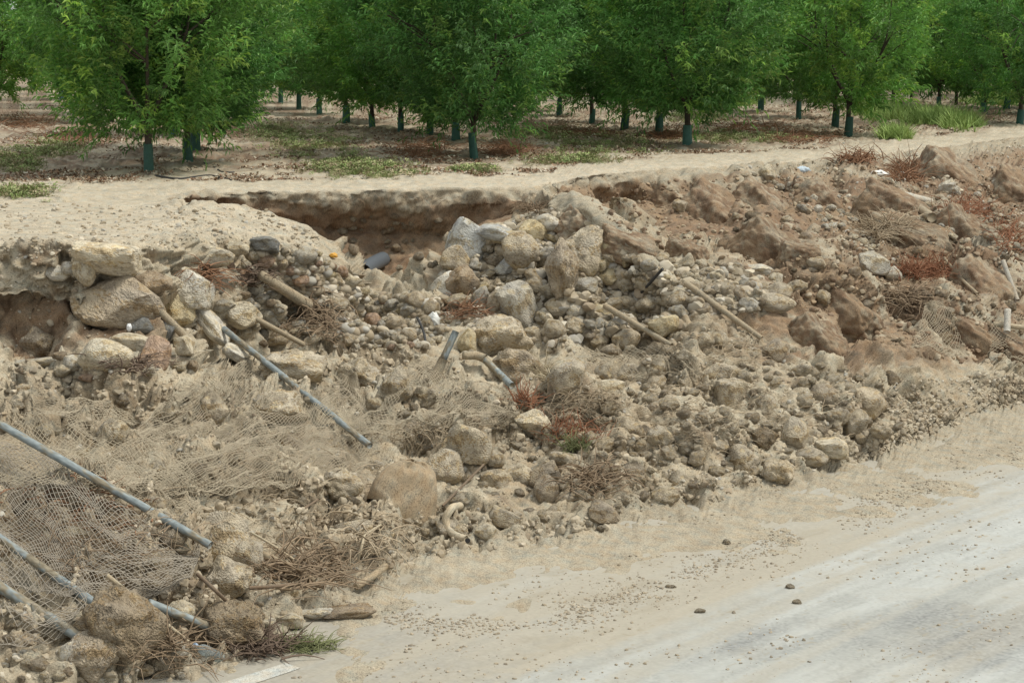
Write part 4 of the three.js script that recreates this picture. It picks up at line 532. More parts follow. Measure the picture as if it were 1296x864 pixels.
{ const g = base('drain_pipe', atD(462, 342, 21.95)), c = g.position; const cv = tubeGeo([V(0.05, 0, 0.12), V(0, 0.01, 0), V(-0.12, 0.03, -0.35), V(-0.2, 0.05, -0.7)], 0.09, 0.09, 20, 10, false); add('pipe', cv, mat(0.09, 0.105, 0.125, { roughness: 0.5, side: THREE.DoubleSide }), g); g.rotation.y = -0.5; tag(g, 'dark blue-grey drain pipe end poking out at the foot of the undercut bank', 'pipe'); }
// right side: leaning posts, rail and pale pipe
barPole('fence_post', [1270, 330, 0.2], [1288, 380, 0.25], 0.03, mat(0.4, 0.37, 0.32, { map: soilTex }), 'pale bent post leaning on the slope above the netting', 'post');
barPole('fence_post', [1276, 392, 0.5], [1275, 420, 0.4], 0.04, mat(0.48, 0.45, 0.4, { map: soilTex }), 'short stout white post standing beside the pale rail', 'post');
barPole('rail', [1258, 410, 0.3], [1310, 416, 0.4], 0.03, PALEWOOD, 'pale rail lying beside the short white post', 'rail');
barPole('pipe_piece', [1142, 246, 0.3], [1178, 255, 0.3], 0.048, mat(0.52, 0.48, 0.41, { map: soilTex }), 'pale pipe piece lying across stones near the bank edge', 'pipe');
barPole('pipe_piece', [1160, 262, 0.25], [1180, 275, 0.2], 0.062, MUDPIPE, 'brown broken pipe piece below the pale pipe piece', 'pipe');

// the smooth mud-caked dome beside the foot of the long pole
{
  const c = at(500, 614, 0.22), g = base('mud_dome', c), N = 30, M = 22, pos = [], ix = [];
  for (let s = 0; s < 2; s++) for (let i = 0; i <= N; i++) for (let j = 0; j <= M; j++) {                 // a fin-shaped shell, its peak towards one side, open at the other
    const a = i / N * 6.2832, v = j / M, k = 1 - s * 0.06, fl = Math.cos(v * Math.PI / 2), up = Math.sin(v * Math.PI / 2), w = fbm(Math.cos(a) * 2, v * 3, Math.sin(a) * 2, 3) * 0.035, mouth = sst(0.7, 0.98, Math.cos(a - 2.4)) * (1 - v);
    pos.push((Math.cos(a) * (0.3 + 0.06 * Math.cos(a)) * fl + 0.15 * up * up) * k + w, -0.3 + 0.5 * up * k + w + mouth * 0.22, Math.sin(a) * 0.26 * fl * k + w);
    if (i && j) { const q = s * (N + 1) * (M + 1) + i * (M + 1) + j, p = q - M - 1; ix.push(p - 1, q - 1, p, p, q - 1, q); }
  }
  const geo = new THREE.BufferGeometry(); geo.setAttribute('position', new THREE.Float32BufferAttribute(pos, 3)); { const uv = []; for (let s = 0; s < 2; s++) for (let i = 0; i <= N; i++) for (let j = 0; j <= M; j++) uv.push(i / N * 1.6, j / M * 0.5); geo.setAttribute('uv', new THREE.Float32BufferAttribute(uv, 2)); } geo.setIndex(ix); geo.computeVertexNormals();
  add('shell', geo, mat(0.36, 0.285, 0.195, { map: soilTex, side: THREE.DoubleSide }), g); tag(g, 'smooth mud-caked dome with a hollow foot near the end of the long blue-grey pole', 'mud dome');
}

// ------------------------------------------------------------------ fallen chain-link netting
const WIRE = mat(0.345, 0.297, 0.222, { roughness: 0.9 }), WIREGREY = mat(0.27, 0.24, 0.2, { roughness: 0.8 });
function netting(rows, cell, seed, material, label, { rad = 0.0027, wob = 0.055, keep = -0.06 } = {}) {
  const P3 = rows.map(r => r.map(([x, y, l]) => at(x, y, l ?? 0.12))), R = P3.length, C = P3[0].length; let ls = 0, lt = 0;
  for (const r of P3) for (let i = 1; i < C; i++) ls += r[i].distanceTo(r[i - 1]) / R; for (let j = 1; j < R; j++) for (let i = 0; i < C; i++) lt += P3[j][i].distanceTo(P3[j - 1][i]) / C;
  const ns = Math.round(ls / (cell / 2)), nt = Math.round(lt / (cell / 2)), cr = (a, b, c, d, t) => { const q = (k) => 0.5 * (2 * b[k] + (c[k] - a[k]) * t + (2 * a[k] - 5 * b[k] + 4 * c[k] - d[k]) * t * t + (3 * b[k] - a[k] - 3 * c[k] + d[k]) * t * t * t); return V(q('x'), q('y'), q('z')); };
  const line = (arr, t) => { const f = t * (arr.length - 1), i = clamp(Math.floor(f), 0, arr.length - 2); return cr(arr[Math.max(0, i - 1)], arr[i], arr[i + 1], arr[Math.min(arr.length - 1, i + 2)], f - i); };
  const node = new Map(), get = (i, j) => { const k = i * 5000 + j; if (node.has(k)) return node.get(k); let s = i / ns, t = j / nt; const n1 = fbm(s * ls * 1.2 + seed, t * lt * 1.2, 3, 3), n2 = fbm(s * ls * 1.2, t * lt * 1.2 + seed, 8, 3); s += n1 * 0.16 / ls; t += n2 * 0.16 / lt; const torn = fbm(s * ls * 0.9 + seed * 2, 7, t * lt * 0.9, 3); s = clamp(s, -0.04, 1.04); t = clamp(t, -0.04, 1.04); const p = line(P3.map(r => line(r, s)), t); p.y += fbm(s * ls * 1.7 + seed, t * lt * 1.7, 1, 3) * wob * 2 + noise(s * ls * 6, t * lt * 6, seed) * wob * 0.5; const h = heightAt(p.x, p.z) + 0.012; const deep = p.y - h; if (deep < 0) p.y = lerp(p.y, h, deep > -0.3 ? 1 : 0.0); p.buried = deep < keep && noise(s * ls * 2.2, 4, t * lt * 2.2 + seed) > 0.05 || torn > 0.32; node.set(k, p); return p; };
  const pos = [], ix = [], d = V(0, 0, 0), a = V(0, 0, 0), b = V(0, 0, 0), up = V(0.3, 1, 0.2);
  const wire = (p, q) => { if ((p.buried && q.buried) || p.distanceTo(q) > cell * 2.2) return; d.subVectors(q, p).normalize(); a.crossVectors(d, up).normalize(); b.crossVectors(d, a); const o = pos.length / 3; for (const e of [p, q]) for (let k = 0; k < 3; k++) { const t = k * 2.094, c = Math.cos(t) * rad, s = Math.sin(t) * rad; pos.push(e.x + a.x * c + b.x * s, e.y + a.y * c + b.y * s, e.z + a.z * c + b.z * s); } for (let k = 0; k < 3; k++) { const m = (k + 1) % 3; ix.push(o + k, o + m, o + 3 + k, o + 3 + k, o + m, o + 3 + m); } };
  for (let i = 0; i < ns; i++) for (let j = 0; j <= nt; j++) if ((i + j) % 2 === 0) { if (j < nt) wire(get(i, j), get(i + 1, j + 1)); if (j > 0) wire(get(i, j), get(i + 1, j - 1)); }
  const g = new THREE.BufferGeometry(); g.setAttribute('position', new THREE.Float32BufferAttribute(pos, 3)); g.setIndex(ix); g.computeVertexNormals();
  return tag(add('wire_netting', g, material), label, 'wire netting');
}
netting([[[215, 500, .3], [300, 462, .4], [380, 455, .35], [445, 470, .3]], [[180, 540, .25], [290, 535, .35], [390, 520, .4], [470, 530, .35]], [[130, 580, .2], [250, 580, .3], [380, 570, .35], [470, 575, .3]], [[90, 610, .2], [220, 625, .25], [350, 615, .3], [450, 610, .2]]], 0.054, 3, WIRE, 'mud-coloured chain-link netting draped under the long blue-grey pole');
netting([[[-40, 500, .2], [60, 505, .2], [160, 515, .25], [240, 545, .25]], [[-40, 560, .25], [60, 560, .25], [160, 570, .25], [240, 600, .25]], [[-40, 610, .3], [60, 615, .3], [170, 630, .3], [262, 660, .3]]], 0.054, 9, WIRE, 'mud-coloured chain-link netting spread over the debris above the long grey pole');
netting([[[-50, 540, .35], [40, 570, .4], [140, 625, .4], [250, 680, .35]], [[-50, 600, .3], [40, 640, .35], [140, 690, .35], [245, 710, .3]], [[-50, 670, .3], [40, 690, .35], [130, 725, .35], [235, 735, .25]], [[-50, 740, .25], [30, 745, .3], [110, 760, .3], [200, 760, .2]]], 0.05, 15, WIREGREY, 'grey chain-link netting hanging below the long grey pole beside the tall pale boulder');
netting([[[-30, 700, .4], [40, 715, .4], [110, 745, .35]], [[-30, 760, .35], [30, 770, .35], [100, 775, .3]], [[-30, 810, .25], [20, 815, .25], [80, 810, .2]]], 0.075, 21, WIREGREY, 'loose grey chain-link netting crumpled over the thick clean pole', { wob: 0.09 });
netting([[[500, 478, .3], [545, 462, .4], [600, 480, .3], [660, 500, .25]], [[480, 510, .3], [540, 500, .45], [600, 510, .35], [655, 520, .25]], [[440, 545, .25], [520, 548, .35], [590, 545, .3], [640, 540, .15]]], 0.055, 27, WIRE, 'mud-caked chain-link netting bunched around the leaning pole stub', { wob: 0.07 });
netting([[[740, 436, .2], [790, 442, .25], [840, 440, .2], [880, 450, .15]], [[735, 452, .25], [790, 460, .3], [845, 458, .25], [885, 466, .15]], [[750, 470, .15], [800, 478, .2], [850, 474, .15], [880, 480, .1]]], 0.06, 33, WIRE, 'strip of mud-caked chain-link netting below the mud-coated logs');
netting([[[1172, 385, .3], [1185, 382, .35], [1200, 388, .3]], [[1165, 410, .3], [1186, 410, .35], [1210, 412, .3]], [[1150, 440, .2], [1185, 445, .25], [1225, 445, .2]]], 0.06, 39, WIRE, 'fan-shaped scrap of chain-link netting hanging on the slope beside the trough');
netting([[[1255, 405, .3], [1285, 408, .35], [1320, 410, .3]], [[1250, 430, .25], [1285, 435, .3], [1320, 438, .25]], [[1245, 452, .15], [1285, 460, .2], [1320, 460, .2]]], 0.06, 45, WIRE, 'chain-link netting hanging below the pale rail by the short white post');

// ------------------------------------------------------------------ twigs, roots, dry plants
function bundle(px, py, wpx, hpx, n, len, rad, seed, dirs, droop = 0.5, lift = 0.1, segs = 4) {
  const r = rng(seed), pos = [], ix = [], d = V(0, 0, 0), a = V(0, 0, 0), b = V(0, 0, 0), up = V(0.21, 1, 0.37), C = hit(px, py);
  for (let i = 0; i < n; i++) {
    const ea = r() * 6.2832, er = Math.sqrt(r()) * 0.5 * (0.45 + 0.95 * r()), q = at(px + Math.cos(ea) * er * wpx, py + Math.sin(ea) * er * hpx, lift * r()), L = len * (0.4 + r() * 0.9), v = V(r() * 2 - 1, dirs * (0.2 + r()), r() * 2 - 1).normalize(); let p = q.clone(), prev = null; const R = rad * (0.5 + r());
    for (let s = 0; s <= segs; s++) { d.copy(v); a.crossVectors(d, up).normalize(); b.crossVectors(d, a); const w = R * (1 - 0.7 * s / segs), o = pos.length / 3; for (let k = 0; k < 3; k++) { const t = k * 2.094; pos.push(p.x + (a.x * Math.cos(t) + b.x * Math.sin(t)) * w - C.x, p.y + (a.y * Math.cos(t) + b.y * Math.sin(t)) * w - C.y, p.z + (a.z * Math.cos(t) + b.z * Math.sin(t)) * w - C.z); } if (prev !== null) for (let k = 0; k < 3; k++) { const m = (k + 1) % 3; ix.push(prev + k, prev + m, o + k, o + k, prev + m, o + m); } prev = o; p = p.clone().addScaledVector(v, L / segs); v.x += (r() - 0.5) * 0.7; v.z += (r() - 0.5) * 0.7; v.y += (r() - 0.5) * 0.5 - droop * 0.35; v.normalize(); }
  }
  const g = new THREE.BufferGeometry(); g.setAttribute('position', new THREE.Float32BufferAttribute(pos, 3)); g.setIndex(ix); g.computeVertexNormals(); return [g, C];
}
const TWIG = mat(0.25, 0.185, 0.125), ROOT = mat(0.36, 0.29, 0.205), RUST = mat(0.27, 0.125, 0.07), STRAW = mat(0.45, 0.385, 0.27), DRYLEAF = mat(0.24, 0.13, 0.075), GREENS = mat(0.17, 0.185, 0.085), DARKTWIG = mat(0.14, 0.1, 0.075);
function heap(name, label, category, args, material, kind) { const [g, C] = bundle(...args); const m = add(name, g, material); m.position.copy(C); return tag(m, label, category, null, kind); }
heap('root_heap', 'heap of dark roots and twigs at the road edge below the rounded pale boulder', 'roots', [385, 725, 120, 50, 190, 0.45, 0.008, 1, 0.5, 0.6, 0.3], TWIG);
heap('root_heap', 'tangle of pale roots hanging at the fan toe beside the root heap', 'roots', [465, 680, 70, 60, 80, 0.38, 0.007, 2, 0.3, 1.2, 0.3], ROOT);
heap('dry_brush', 'dry brown brush caught in the stones above the grey pole', 'brush', [400, 400, 70, 60, 240, 0.35, 0.007, 3, 0.2, 1.2, 0.3], TWIG);
heap('dry_brush', 'dark twig bundle on the thick pale timber in the cobble heap', 'brush', [322, 352, 40, 26, 140, 0.25, 0.007, 4, 0.4, 0.4, 0.3], DARKTWIG);
heap('dry_brush', 'reddish dry twigs under the cream stone below the sandy lip', 'brush', [262, 350, 44, 36, 120, 0.3, 0.006, 5, 0.3, 0.8, 0.3], DRYLEAF);
heap('dry_brush', 'reddish dry twigs below the white egg-shaped boulder', 'brush', [590, 392, 60, 22, 130, 0.3, 0.006, 6, 0.3, 0.5, 0.2], DRYLEAF);
heap('root_heap', 'dark twig tangle in front of the pinkish boulder', 'roots', [170, 462, 80, 18, 120, 0.25, 0.007, 7, 0.4, 0.6, 0.3], DARKTWIG);
heap('root_heap', 'dark root heap at the fan toe above the small dusty stone', 'roots', [752, 608, 66, 40, 150, 0.3, 0.008, 8, 0.5, 0.8, 0.2], TWIG);
heap('dry_grass', 'heap of dry muddy grass on the fan below the leaning dusty slab', 'dry grass', [740, 512, 110, 40, 240, 0.28, 0.004, 9, 0.4, 0.8, 0.15], ROOT);
heap('dry_grass', 'dry muddy grass strewn below the longer mud-coated log', 'dry grass', [930, 440, 120, 50, 200, 0.26, 0.004, 10, 0.3, 0.8, 0.1], ROOT);
heap('dry_grass', 'mud-caked grass beard hanging under the netting by the pole stub', 'dry grass', [520, 545, 120, 26, 160, 0.24, 0.004, 11, -0.2, 1.4, 0.3], ROOT);
heap('dry_grass', 'dry straw tuft beside the leaning dusty slab', 'dry grass', [690, 475, 34, 22, 60, 0.3, 0.005, 12, 0.8, 0.4, 0.2], STRAW);
heap('dry_brush', 'brown debris of twigs under the grey netting', 'brush', [110, 690, 220, 90, 300, 0.3, 0.005, 13, 0.3, 0.6, 0.15], TWIG);
heap('dry_brush', 'rusty leaf litter under the grey netting below the long grey pole', 'brush', [90, 640, 200, 80, 200, 0.14, 0.006, 14, 0.3, 0.6, 0.12], DRYLEAF);
heap('dry_brush', 'fine twigs strewn around the mud boulders at the road edge', 'brush', [220, 815, 180, 50, 260, 0.3, 0.006, 15, 0.3, 0.5, 0.15], TWIG);
heap('dry_brush', 'thick dark root and grass mat behind the green tuft', 'brush', [330, 818, 70, 30, 240, 0.25, 0.007, 16, 0.4, 0.5, 0.2], DARKTWIG);
heap('green_tuft', 'uprooted green grassy tuft lying at the road edge beside the white line', 'plant', [385, 818, 70, 16, 300, 0.15, 0.0045, 17, 0.5, 0.5, 0.1], GREENS);
heap('rust_red_plant', 'rust-red dying plant on the mud fan beside a pale angular stone', 'plant', [722, 548, 76, 34, 170, 0.2, 0.0045, 18, 1.1, 0.4, 0.1], RUST);
heap('rust_red_plant', 'small rust-red plant under the netting above the pale angular stone', 'plant', [665, 512, 26, 14, 110, 0.22, 0.006, 19, 1.1, 0.4, 0.1], RUST);
heap('rust_red_plant', 'green-based tuft below the rust-red plant on the mud fan', 'plant', [728, 568, 34, 14, 100, 0.18, 0.006, 20, 1.2, 0.3, 0.1], GREENS);
heap('rust_red_plant', 'wide patch of rust-red plants in the hollow beside the pale grey block', 'plant', [1170, 345, 90, 22, 420, 0.26, 0.0055, 21, 0.9, 0.4, 0.1], RUST, 'stuff');
heap('rust_red_plant', 'rust-red plants trailing down the slope beside the pale pipe piece', 'plant', [1225, 268, 70, 34, 260, 0.26, 0.0055, 22, 0.8, 0.5, 0.1], RUST, 'stuff');
heap('rust_red_plant', 'rust-red plants along the steep flank above the bent pale post', 'plant', [1278, 300, 40, 50, 200, 0.26, 0.0055, 23, 0.8, 0.5, 0.1], RUST, 'stuff');
heap('rust_red_plant', 'reddish twiggy plant under the bank edge beside the white sack', 'plant', [1152, 222, 40, 20, 220, 0.4, 0.008, 24, 0.8, 0.4, 0.1], DRYLEAF, 'stuff');
heap('rust_red_plant', 'reddish weeds hanging over the bank edge above the white sack', 'plant', [1085, 202, 50, 12, 160, 0.3, 0.008, 25, 0.8, 0.6, 0.1], DRYLEAF, 'stuff');
heap('dry_brush', 'grey twig tangle in the hollow beside the stony streak', 'brush', [1120, 292, 60, 24, 260, 0.4, 0.008, 26, 0.5, 0.6, 0.1], ROOT);
heap('dry_brush', 'dark twigs in the trough above the netting scrap', 'brush', [1150, 378, 70, 46, 150, 0.35, 0.007, 27, 0.3, 0.8, 0.1], TWIG);
heap('dry_brush', 'grey twigs at the crest top above the hollow-looking white stone', 'brush', [675, 265, 30, 14, 110, 0.3, 0.007, 28, 0.4, 0.6, 0.1], TWIG);
heap('dry_grass', 'grass roots and wires strewn over the mud fan', 'dry grass', [900, 520, 380, 140, 700, 0.22, 0.0035, 29, 0.3, 0.8, 0.06], ROOT, 'stuff');
heap('dry_grass', 'dry wires and grass roots strewn over the debris between the poles', 'dry grass', [360, 620, 360, 160, 260, 0.28, 0.004, 30, 0.3, 0.8, 0.12], ROOT, 'stuff');
heap('hanging_roots', 'fine roots hanging from the crusted lip of the undercut', 'roots', [500, 250, 330, 14, 170, 0.16, 0.003, 31, -0.3, 1.6, 0.12], TWIG, 'stuff');
pole('branch', [[300, 672, .35], [330, 700, .35], [365, 715, .3], [398, 735, .2]], 0.032, WOOD, 'thick bare branch lying into the root heap below the rounded pale boulder', 'branch', { r1: 0.02 });
pole('branch', [[250, 727, .3], [270, 745, .3], [290, 764, .2]], 0.014, DARKWOOD, 'thin dark branch arching beside the pitted pale boulder', 'branch');
pole('branch', [[450, 742, .15], [470, 730, .2], [488, 716, .2]], 0.028, WOOD, 'short stout branch lying at the road edge beside the root heap', 'branch');
pole('branch', [[318, 674, .4], [345, 690, .4], [372, 708, .35]], 0.009, PALEWOOD, 'thin pale shoot lying above the thick bare branch', 'branch');
pole('branch', [[452, 712, .2], [458, 690, .45], [466, 674, .5], [482, 664, .35]], 0.01, PALEWOOD, 'pale arching root standing over the tangle of pale roots', 'branch');
pole('branch', [[315, 744, .25], [345, 742, .25], [385, 738, .2]], 0.014, DARKWOOD, 'dark branch lying flat in the root heap', 'branch');
pole('branch', [[1195, 326, .15], [1215, 350, .2], [1238, 372, .2]], 0.02, WOOD, 'thin branch lying down the slope above the netting scrap', 'branch');
// litter
{ const g = base('plastic_bottle', at(265, 826, 0.35)), pts = [[0.001, -0.11], [0.036, -0.11], [0.04, -0.1], [0.038, -0.03], [0.04, 0.0], [0.038, 0.05], [0.03, 0.08], [0.013, 0.1], [0.013, 0.125]].map(q => new THREE.Vector2(...q)); const m = new THREE.MeshPhysicalMaterial({ transmission: 0.85, roughness: 0.15, thickness: 0, color: 0xdfe8ec }); add('bottle', new THREE.LatheGeometry(pts, 20), m, g); const c = add('cap', new THREE.CylinderGeometry(0.015, 0.015, 0.02, 14), mat(0.3, 0.4, 0.55, { roughness: 0.5 }), g); c.position.y = 0.132; g.rotation.set(0.5, 0.3, 0.7); tag(g, 'discarded clear plastic bottle beside the dark mud boulder at the road edge', 'bottle'); }
function crumpled(px, py, w, h, seed, c, name, label, category) { const p = at(px, py, 0.12), k = ppm(p), g = new THREE.SphereGeometry(1, 22, 14), a = g.attributes.position; for (let i = 0; i < a.count; i++) { const x = a.getX(i), y = a.getY(i), z = a.getZ(i), f = 0.75 + 0.5 * Math.abs(noise(x * 2.5 + seed, y * 2.5, z * 2.5)) + 0.25 * noise(x * 6, y * 6 + seed, z * 6); a.setXYZ(i, x * f, y * f, z * f); } g.computeVertexNormals(); const m = add(name, g, mat(...c, { roughness: 0.6 })); m.position.copy(p); m.scale.set(w / k / 2, h / k / 2, w / k / 2.6); return tag(m, label, category); }
crumpled(1113, 220, 28, 10, 4, [0.74, 0.74, 0.72], 'white_sack', 'white plastic sack lying near the bank edge beside reddish twigs', 'sack');
crumpled(1016, 216, 22, 12, 9, [0.42, 0.5, 0.58], 'plastic_sheet', 'light blue crumpled plastic near the bank edge beside a cream stone', 'plastic');
crumpled(1202, 212, 12, 10, 15, [0.2, 0.24, 0.28], 'plastic_sheet', 'dark blue-grey scrap of plastic below the bank edge', 'plastic');
crumpled(549, 405, 17, 22, 19, [0.66, 0.67, 0.66], 'plastic_bag', 'white crumpled bag among the cobbles beside the bent black rod', 'bag');
crumpled(163, 414, 8, 11, 23, [0.7, 0.72, 0.76], 'plastic_cup', 'small white plastic scrap at the foot of the large muddy block', 'plastic');
crumpled(422, 323, 12, 7, 27, [0.62, 0.33, 0.05], 'plastic_scrap', 'orange-yellow plastic scrap on top of the cobble heap by the tongue end', 'plastic');

// ------------------------------------------------------------------ orchard
const LEAFMAT = new THREE.MeshPhysicalMaterial({ vertexColors: true, roughness: 0.62, transmission: 0.48, thickness: 0, side: THREE.DoubleSide, specularIntensity: 0.6 });
const LEAFMATS = [[1, 1, 1], [0.8, 0.88, 0.92], [1.08, 1.06, 0.95], [0.92, 0.98, 1]].map(c => { const m = LEAFMAT.clone(); m.color.setRGB(...c); return m; });
const BARK = mat(0.075, 0.058, 0.045, { map: soilTex }), SLEEVE = mat(0.05, 0.15, 0.125, { roughness: 0.7, map: soilTex }), BLUESLEEVE = mat(0.06, 0.14, 0.36, { roughness: 0.7 });
function crownGeo(seed, shoots, per, L, W, fine) {
  const r = rng(seed), pos = [], col = [], S = seed * 3.7, a = V(0, 0, 0), b = V(0, 0, 0), up = V(0, 1, 0);
  const quad = (p, dir, side, len, wid, c) => {
    const nx = side.y * dir.z - side.z * dir.y, ny = side.z * dir.x - side.x * dir.z, nz = side.x * dir.y - side.y * dir.x, cup = wid * 0.35, sag = len * 0.16;
    const M = [p.x + dir.x * len * 0.42 - nx * cup, p.y + dir.y * len * 0.42 - ny * cup, p.z + dir.z * len * 0.42 - nz * cup], T = [p.x + dir.x * len - nx * sag * 0.3, p.y + dir.y * len - ny * sag * 0.3 - sag, p.z + dir.z * len - nz * sag * 0.3];
    const K = fine ? 0 : cup, Q = s => [p.x + dir.x * len * 0.45 + side.x * wid * s + nx * K, p.y + dir.y * len * 0.45 + side.y * wid * s + ny * K, p.z + dir.z * len * 0.45 + side.z * wid * s + nz * K], A = [p.x, p.y, p.z], Lf = Q(-0.5), Rt = Q(0.5);
    const tr = fine ? [A, Lf, M, A, M, Rt, Lf, T, M, M, T, Rt] : [A, Lf, T, A, T, Rt]; for (const v of tr) { pos.push(...v); col.push(...c); }
  };
  for (let t = 0, tufts = 0; tufts < shoots / 9 && t < shoots * 4; t++) {
    // a vase of upright limbs carrying tufts of shoots: narrow foot, wide middle, loose top
    const y0 = 0.52 + r() * 3.05, e = (y0 - 0.5) / 3.05, rad = (0.72 + 1.22 * sst(-0.12, 0.4, e) - 0.8 * sst(0.7, 1.05, e)) * (0.92 + 0.25 * noise(e * 3 + S, 0, 0)), th = r() * 6.2832, q = Math.pow(r(), 0.4), lob = 0.84 + 0.3 * noise(Math.cos(th) * 1.3 + S, y0 * 0.9, Math.sin(th) * 1.3), R = rad * q * lob;
    const cx = Math.cos(th) * R, cz = Math.sin(th) * R; if (noise(cx * 1.5 + S, y0 * 1.5, cz * 1.5) < -0.3) continue; tufts++;
    const lean = V(Math.cos(th) * (0.3 + r() * 0.6), 0.4 + r() * 0.9 - (e < 0.1 ? 0.4 : 0), Math.sin(th) * (0.3 + r() * 0.6)), hue = 0.7 + r() * 0.6, fresh = r() < 0.2 ? 1 : 0;
   for (let m = 0; m < 9; m++) {
    const x = cx + (r() + r() - 1) * 0.17, y = y0 + (r() + r() - 1) * 0.2, z = cz + (r() + r() - 1) * 0.17, dir = lean.clone().add(V(r() - 0.5, r() - 0.5, r() - 0.5)).normalize(), len = 0.25 + r() * 0.35, p = V(x, y, z), tone = hue * (0.88 + r() * 0.24), young = fresh && r() < 0.75 || r() < 0.04 ? 1 : 0;
    for (let k = 0; k < per; k++) {
      const f = (k + r() * 0.6) / per, g = p.clone().addScaledVector(dir, len * f); g.y -= len * 0.2 * f * f; a.set(r() * 2 - 1, 0.15 - r() * 1.3, r() * 2 - 1).addScaledVector(dir, 0.75).normalize(); b.crossVectors(a, up).normalize().applyAxisAngle(a, (r() - 0.5) * 1.6);
      const s = 0.65 + r() * 0.55, v = tone * (0.8 + r() * 0.4), n = clamp(young * (0.35 + f * 0.65) + (r() < 0.05 ? 0.6 : 0), 0, 1); quad(g, a, b, L * s, W * s, [lerp(0.152, 0.32, n) * v, lerp(0.325, 0.48, n) * v, lerp(0.08, 0.1, n) * v]);
    }
   }
  }
  const g = new THREE.BufferGeometry(); g.setAttribute('position', new THREE.Float32BufferAttribute(pos, 3)); g.setAttribute('color', new THREE.Float32BufferAttribute(col, 3)); g.computeVertexNormals(); return g;
}
function limbsGeo(seed) {
  const r = rng(seed), pos = [], ix = []; const put = (g) => { const o = pos.length / 3; pos.push(...g.attributes.position.array); for (const i of g.index.array) ix.push(i + o); };
  put(tubeGeo([V(0, 0, 0), V(0.01, 0.3, 0), V(0, 0.62, 0.01)], 0.046, 0.043, 8, 5));
  for (let k = 0; k < 5; k++) { const th = k * 1.257 + r(), o = 0.26 + r() * 0.22, A = V(0, 0.52 + r() * 0.1, 0), B = V(Math.cos(th) * o, 1.15 + r() * 0.2, Math.sin(th) * o), C = V(Math.cos(th) * o * 1.5, 1.8, Math.sin(th) * o * 1.5), E = V(Math.cos(th) * o * 1.7, 2.6, Math.sin(th) * o * 1.7); put(tubeGeo([A, B, C, E], 0.03, 0.006, 6, 8)); for (let q = 0; q < 3; q++) { const t2 = th + (r() - 0.5) * 2.4, s = B.clone().lerp(C, r()); put(tubeGeo([s, s.clone().add(V(Math.cos(t2) * 0.4, 0.25, Math.sin(t2) * 0.4)), s.clone().add(V(Math.cos(t2) * 0.85, 0.35 + r() * 0.3, Math.sin(t2) * 0.85))], 0.018, 0.006, 5, 4)); } }
  const g = new THREE.BufferGeometry(); g.setAttribute('position', new THREE.Float32BufferAttribute(pos, 3)); g.setAttribute('uv', new THREE.Float32BufferAttribute(pos.flatMap((_, i) => i % 3 ? [] : [pos[i] * 2 + pos[i + 2], pos[i + 1]]), 2)); g.setIndex(ix); g.computeVertexNormals(); return g;
}
const CROWN_NEAR = [1, 2, 3].map(s => crownGeo(s, 3800, 12, 0.098, 0.026, false)), CROWN_MID = [11, 12, 13].map(s => crownGeo(s, 1700, 12, 0.112, 0.031, false)), CROWN_FAR = [21, 22, 23].map(s => crownGeo(s, 640, 11, 0.165, 0.047, false)), LIMBS = [1, 2, 3].map(s => limbsGeo(s * 5));
const sleeveGeo = (() => { const g = new THREE.CylinderGeometry(0.063, 0.075, 0.4, 14, 4, true), p = g.attributes.position; for (let i = 0; i < p.count; i++) { const y = p.getY(i); p.setXYZ(i, p.getX(i) * (1 + 0.1 * noise(p.getX(i) * 20, y * 9, 1)), y + 0.19, p.getZ(i) * (1 + 0.1 * noise(p.getZ(i) * 20, y * 9, 4))); } g.computeVertexNormals(); return g; })();
SLEEVE.side = BLUESLEEVE.side = THREE.DoubleSide;
const SLEEVES = [SLEEVE, mat(0.075, 0.19, 0.16, { roughness: 0.75, map: soilTex, side: THREE.DoubleSide }), mat(0.045, 0.125, 0.1, { roughness: 0.75, map: soilTex, side: THREE.DoubleSide })];
const TR = rng(99); let treeTurn = 0;
function tree(p, near, sleeve, label, group, s = 1) {
  const g = base('peach_tree', p), v = treeTurn++ % 3; g.rotation.y = TR() * 6.28; const k = s * (0.92 + TR() * 0.18); g.scale.setScalar(k);
  add('trunk', LIMBS[v], BARK, g); const c = add('crown', (near ? CROWN_NEAR : -p.z < 50 ? CROWN_MID : CROWN_FAR)[v], LEAFMATS[Math.floor(TR() * 4)], g); c.userData.kind = 'stuff'; if (sleeve) { const t = add('trunk_sleeve', sleeveGeo, sleeve === SLEEVE ? SLEEVES[Math.floor(TR() * 3)] : sleeve, g); t.rotation.set((TR() - 0.5) * 0.16, TR() * 6, (TR() - 0.5) * 0.16); t.scale.set(0.85 + TR() * 0.3, 0.75 + TR() * 0.35, 0.85 + TR() * 0.3); }
  return tag(g, label, 'tree', group);
}
const ground = (px, py) => { const p = onY(px, py, PLAT); p.y = heightAt(p.x, p.z) > 1.5 ? heightAt(p.x, p.z) : PLAT; return p; };
const ORD = ['first', 'second', 'third', 'fourth', 'fifth', 'sixth', 'seventh', 'eighth', 'ninth', 'tenth', 'eleventh', 'twelfth', 'thirteenth', 'fourteenth', 'fifteenth'];
const ROWS = [
  ['above the undercut cove', [[600, 199], [577, 180], [544, 174], [507, 168], [471, 163], [438, 155], [404, 145], [378, 138], [355, 130], [332, 122]]],
  ['above the red-brown gully', [[870, 185], [834, 173], [790, 166], [749, 156], [708, 147]]],
  ['above the stony streak', [[1074, 172], [1057, 162], [1011, 151], [963, 142]]],
  ['above the white sack', [[1291, 158], [1247, 146], [1189, 137]]],
];
const GRP = 'peach trees of the orchard';
tree(ground(188, 220), true, SLEEVE, 'peach tree with green sleeve, standing alone nearest the sandy tongue beside a black hose', null, 1.0);
tree(ground(238, 208), true, SLEEVE, 'peach tree with leaning green sleeve, just behind the one beside the black hose', null, 1.0);
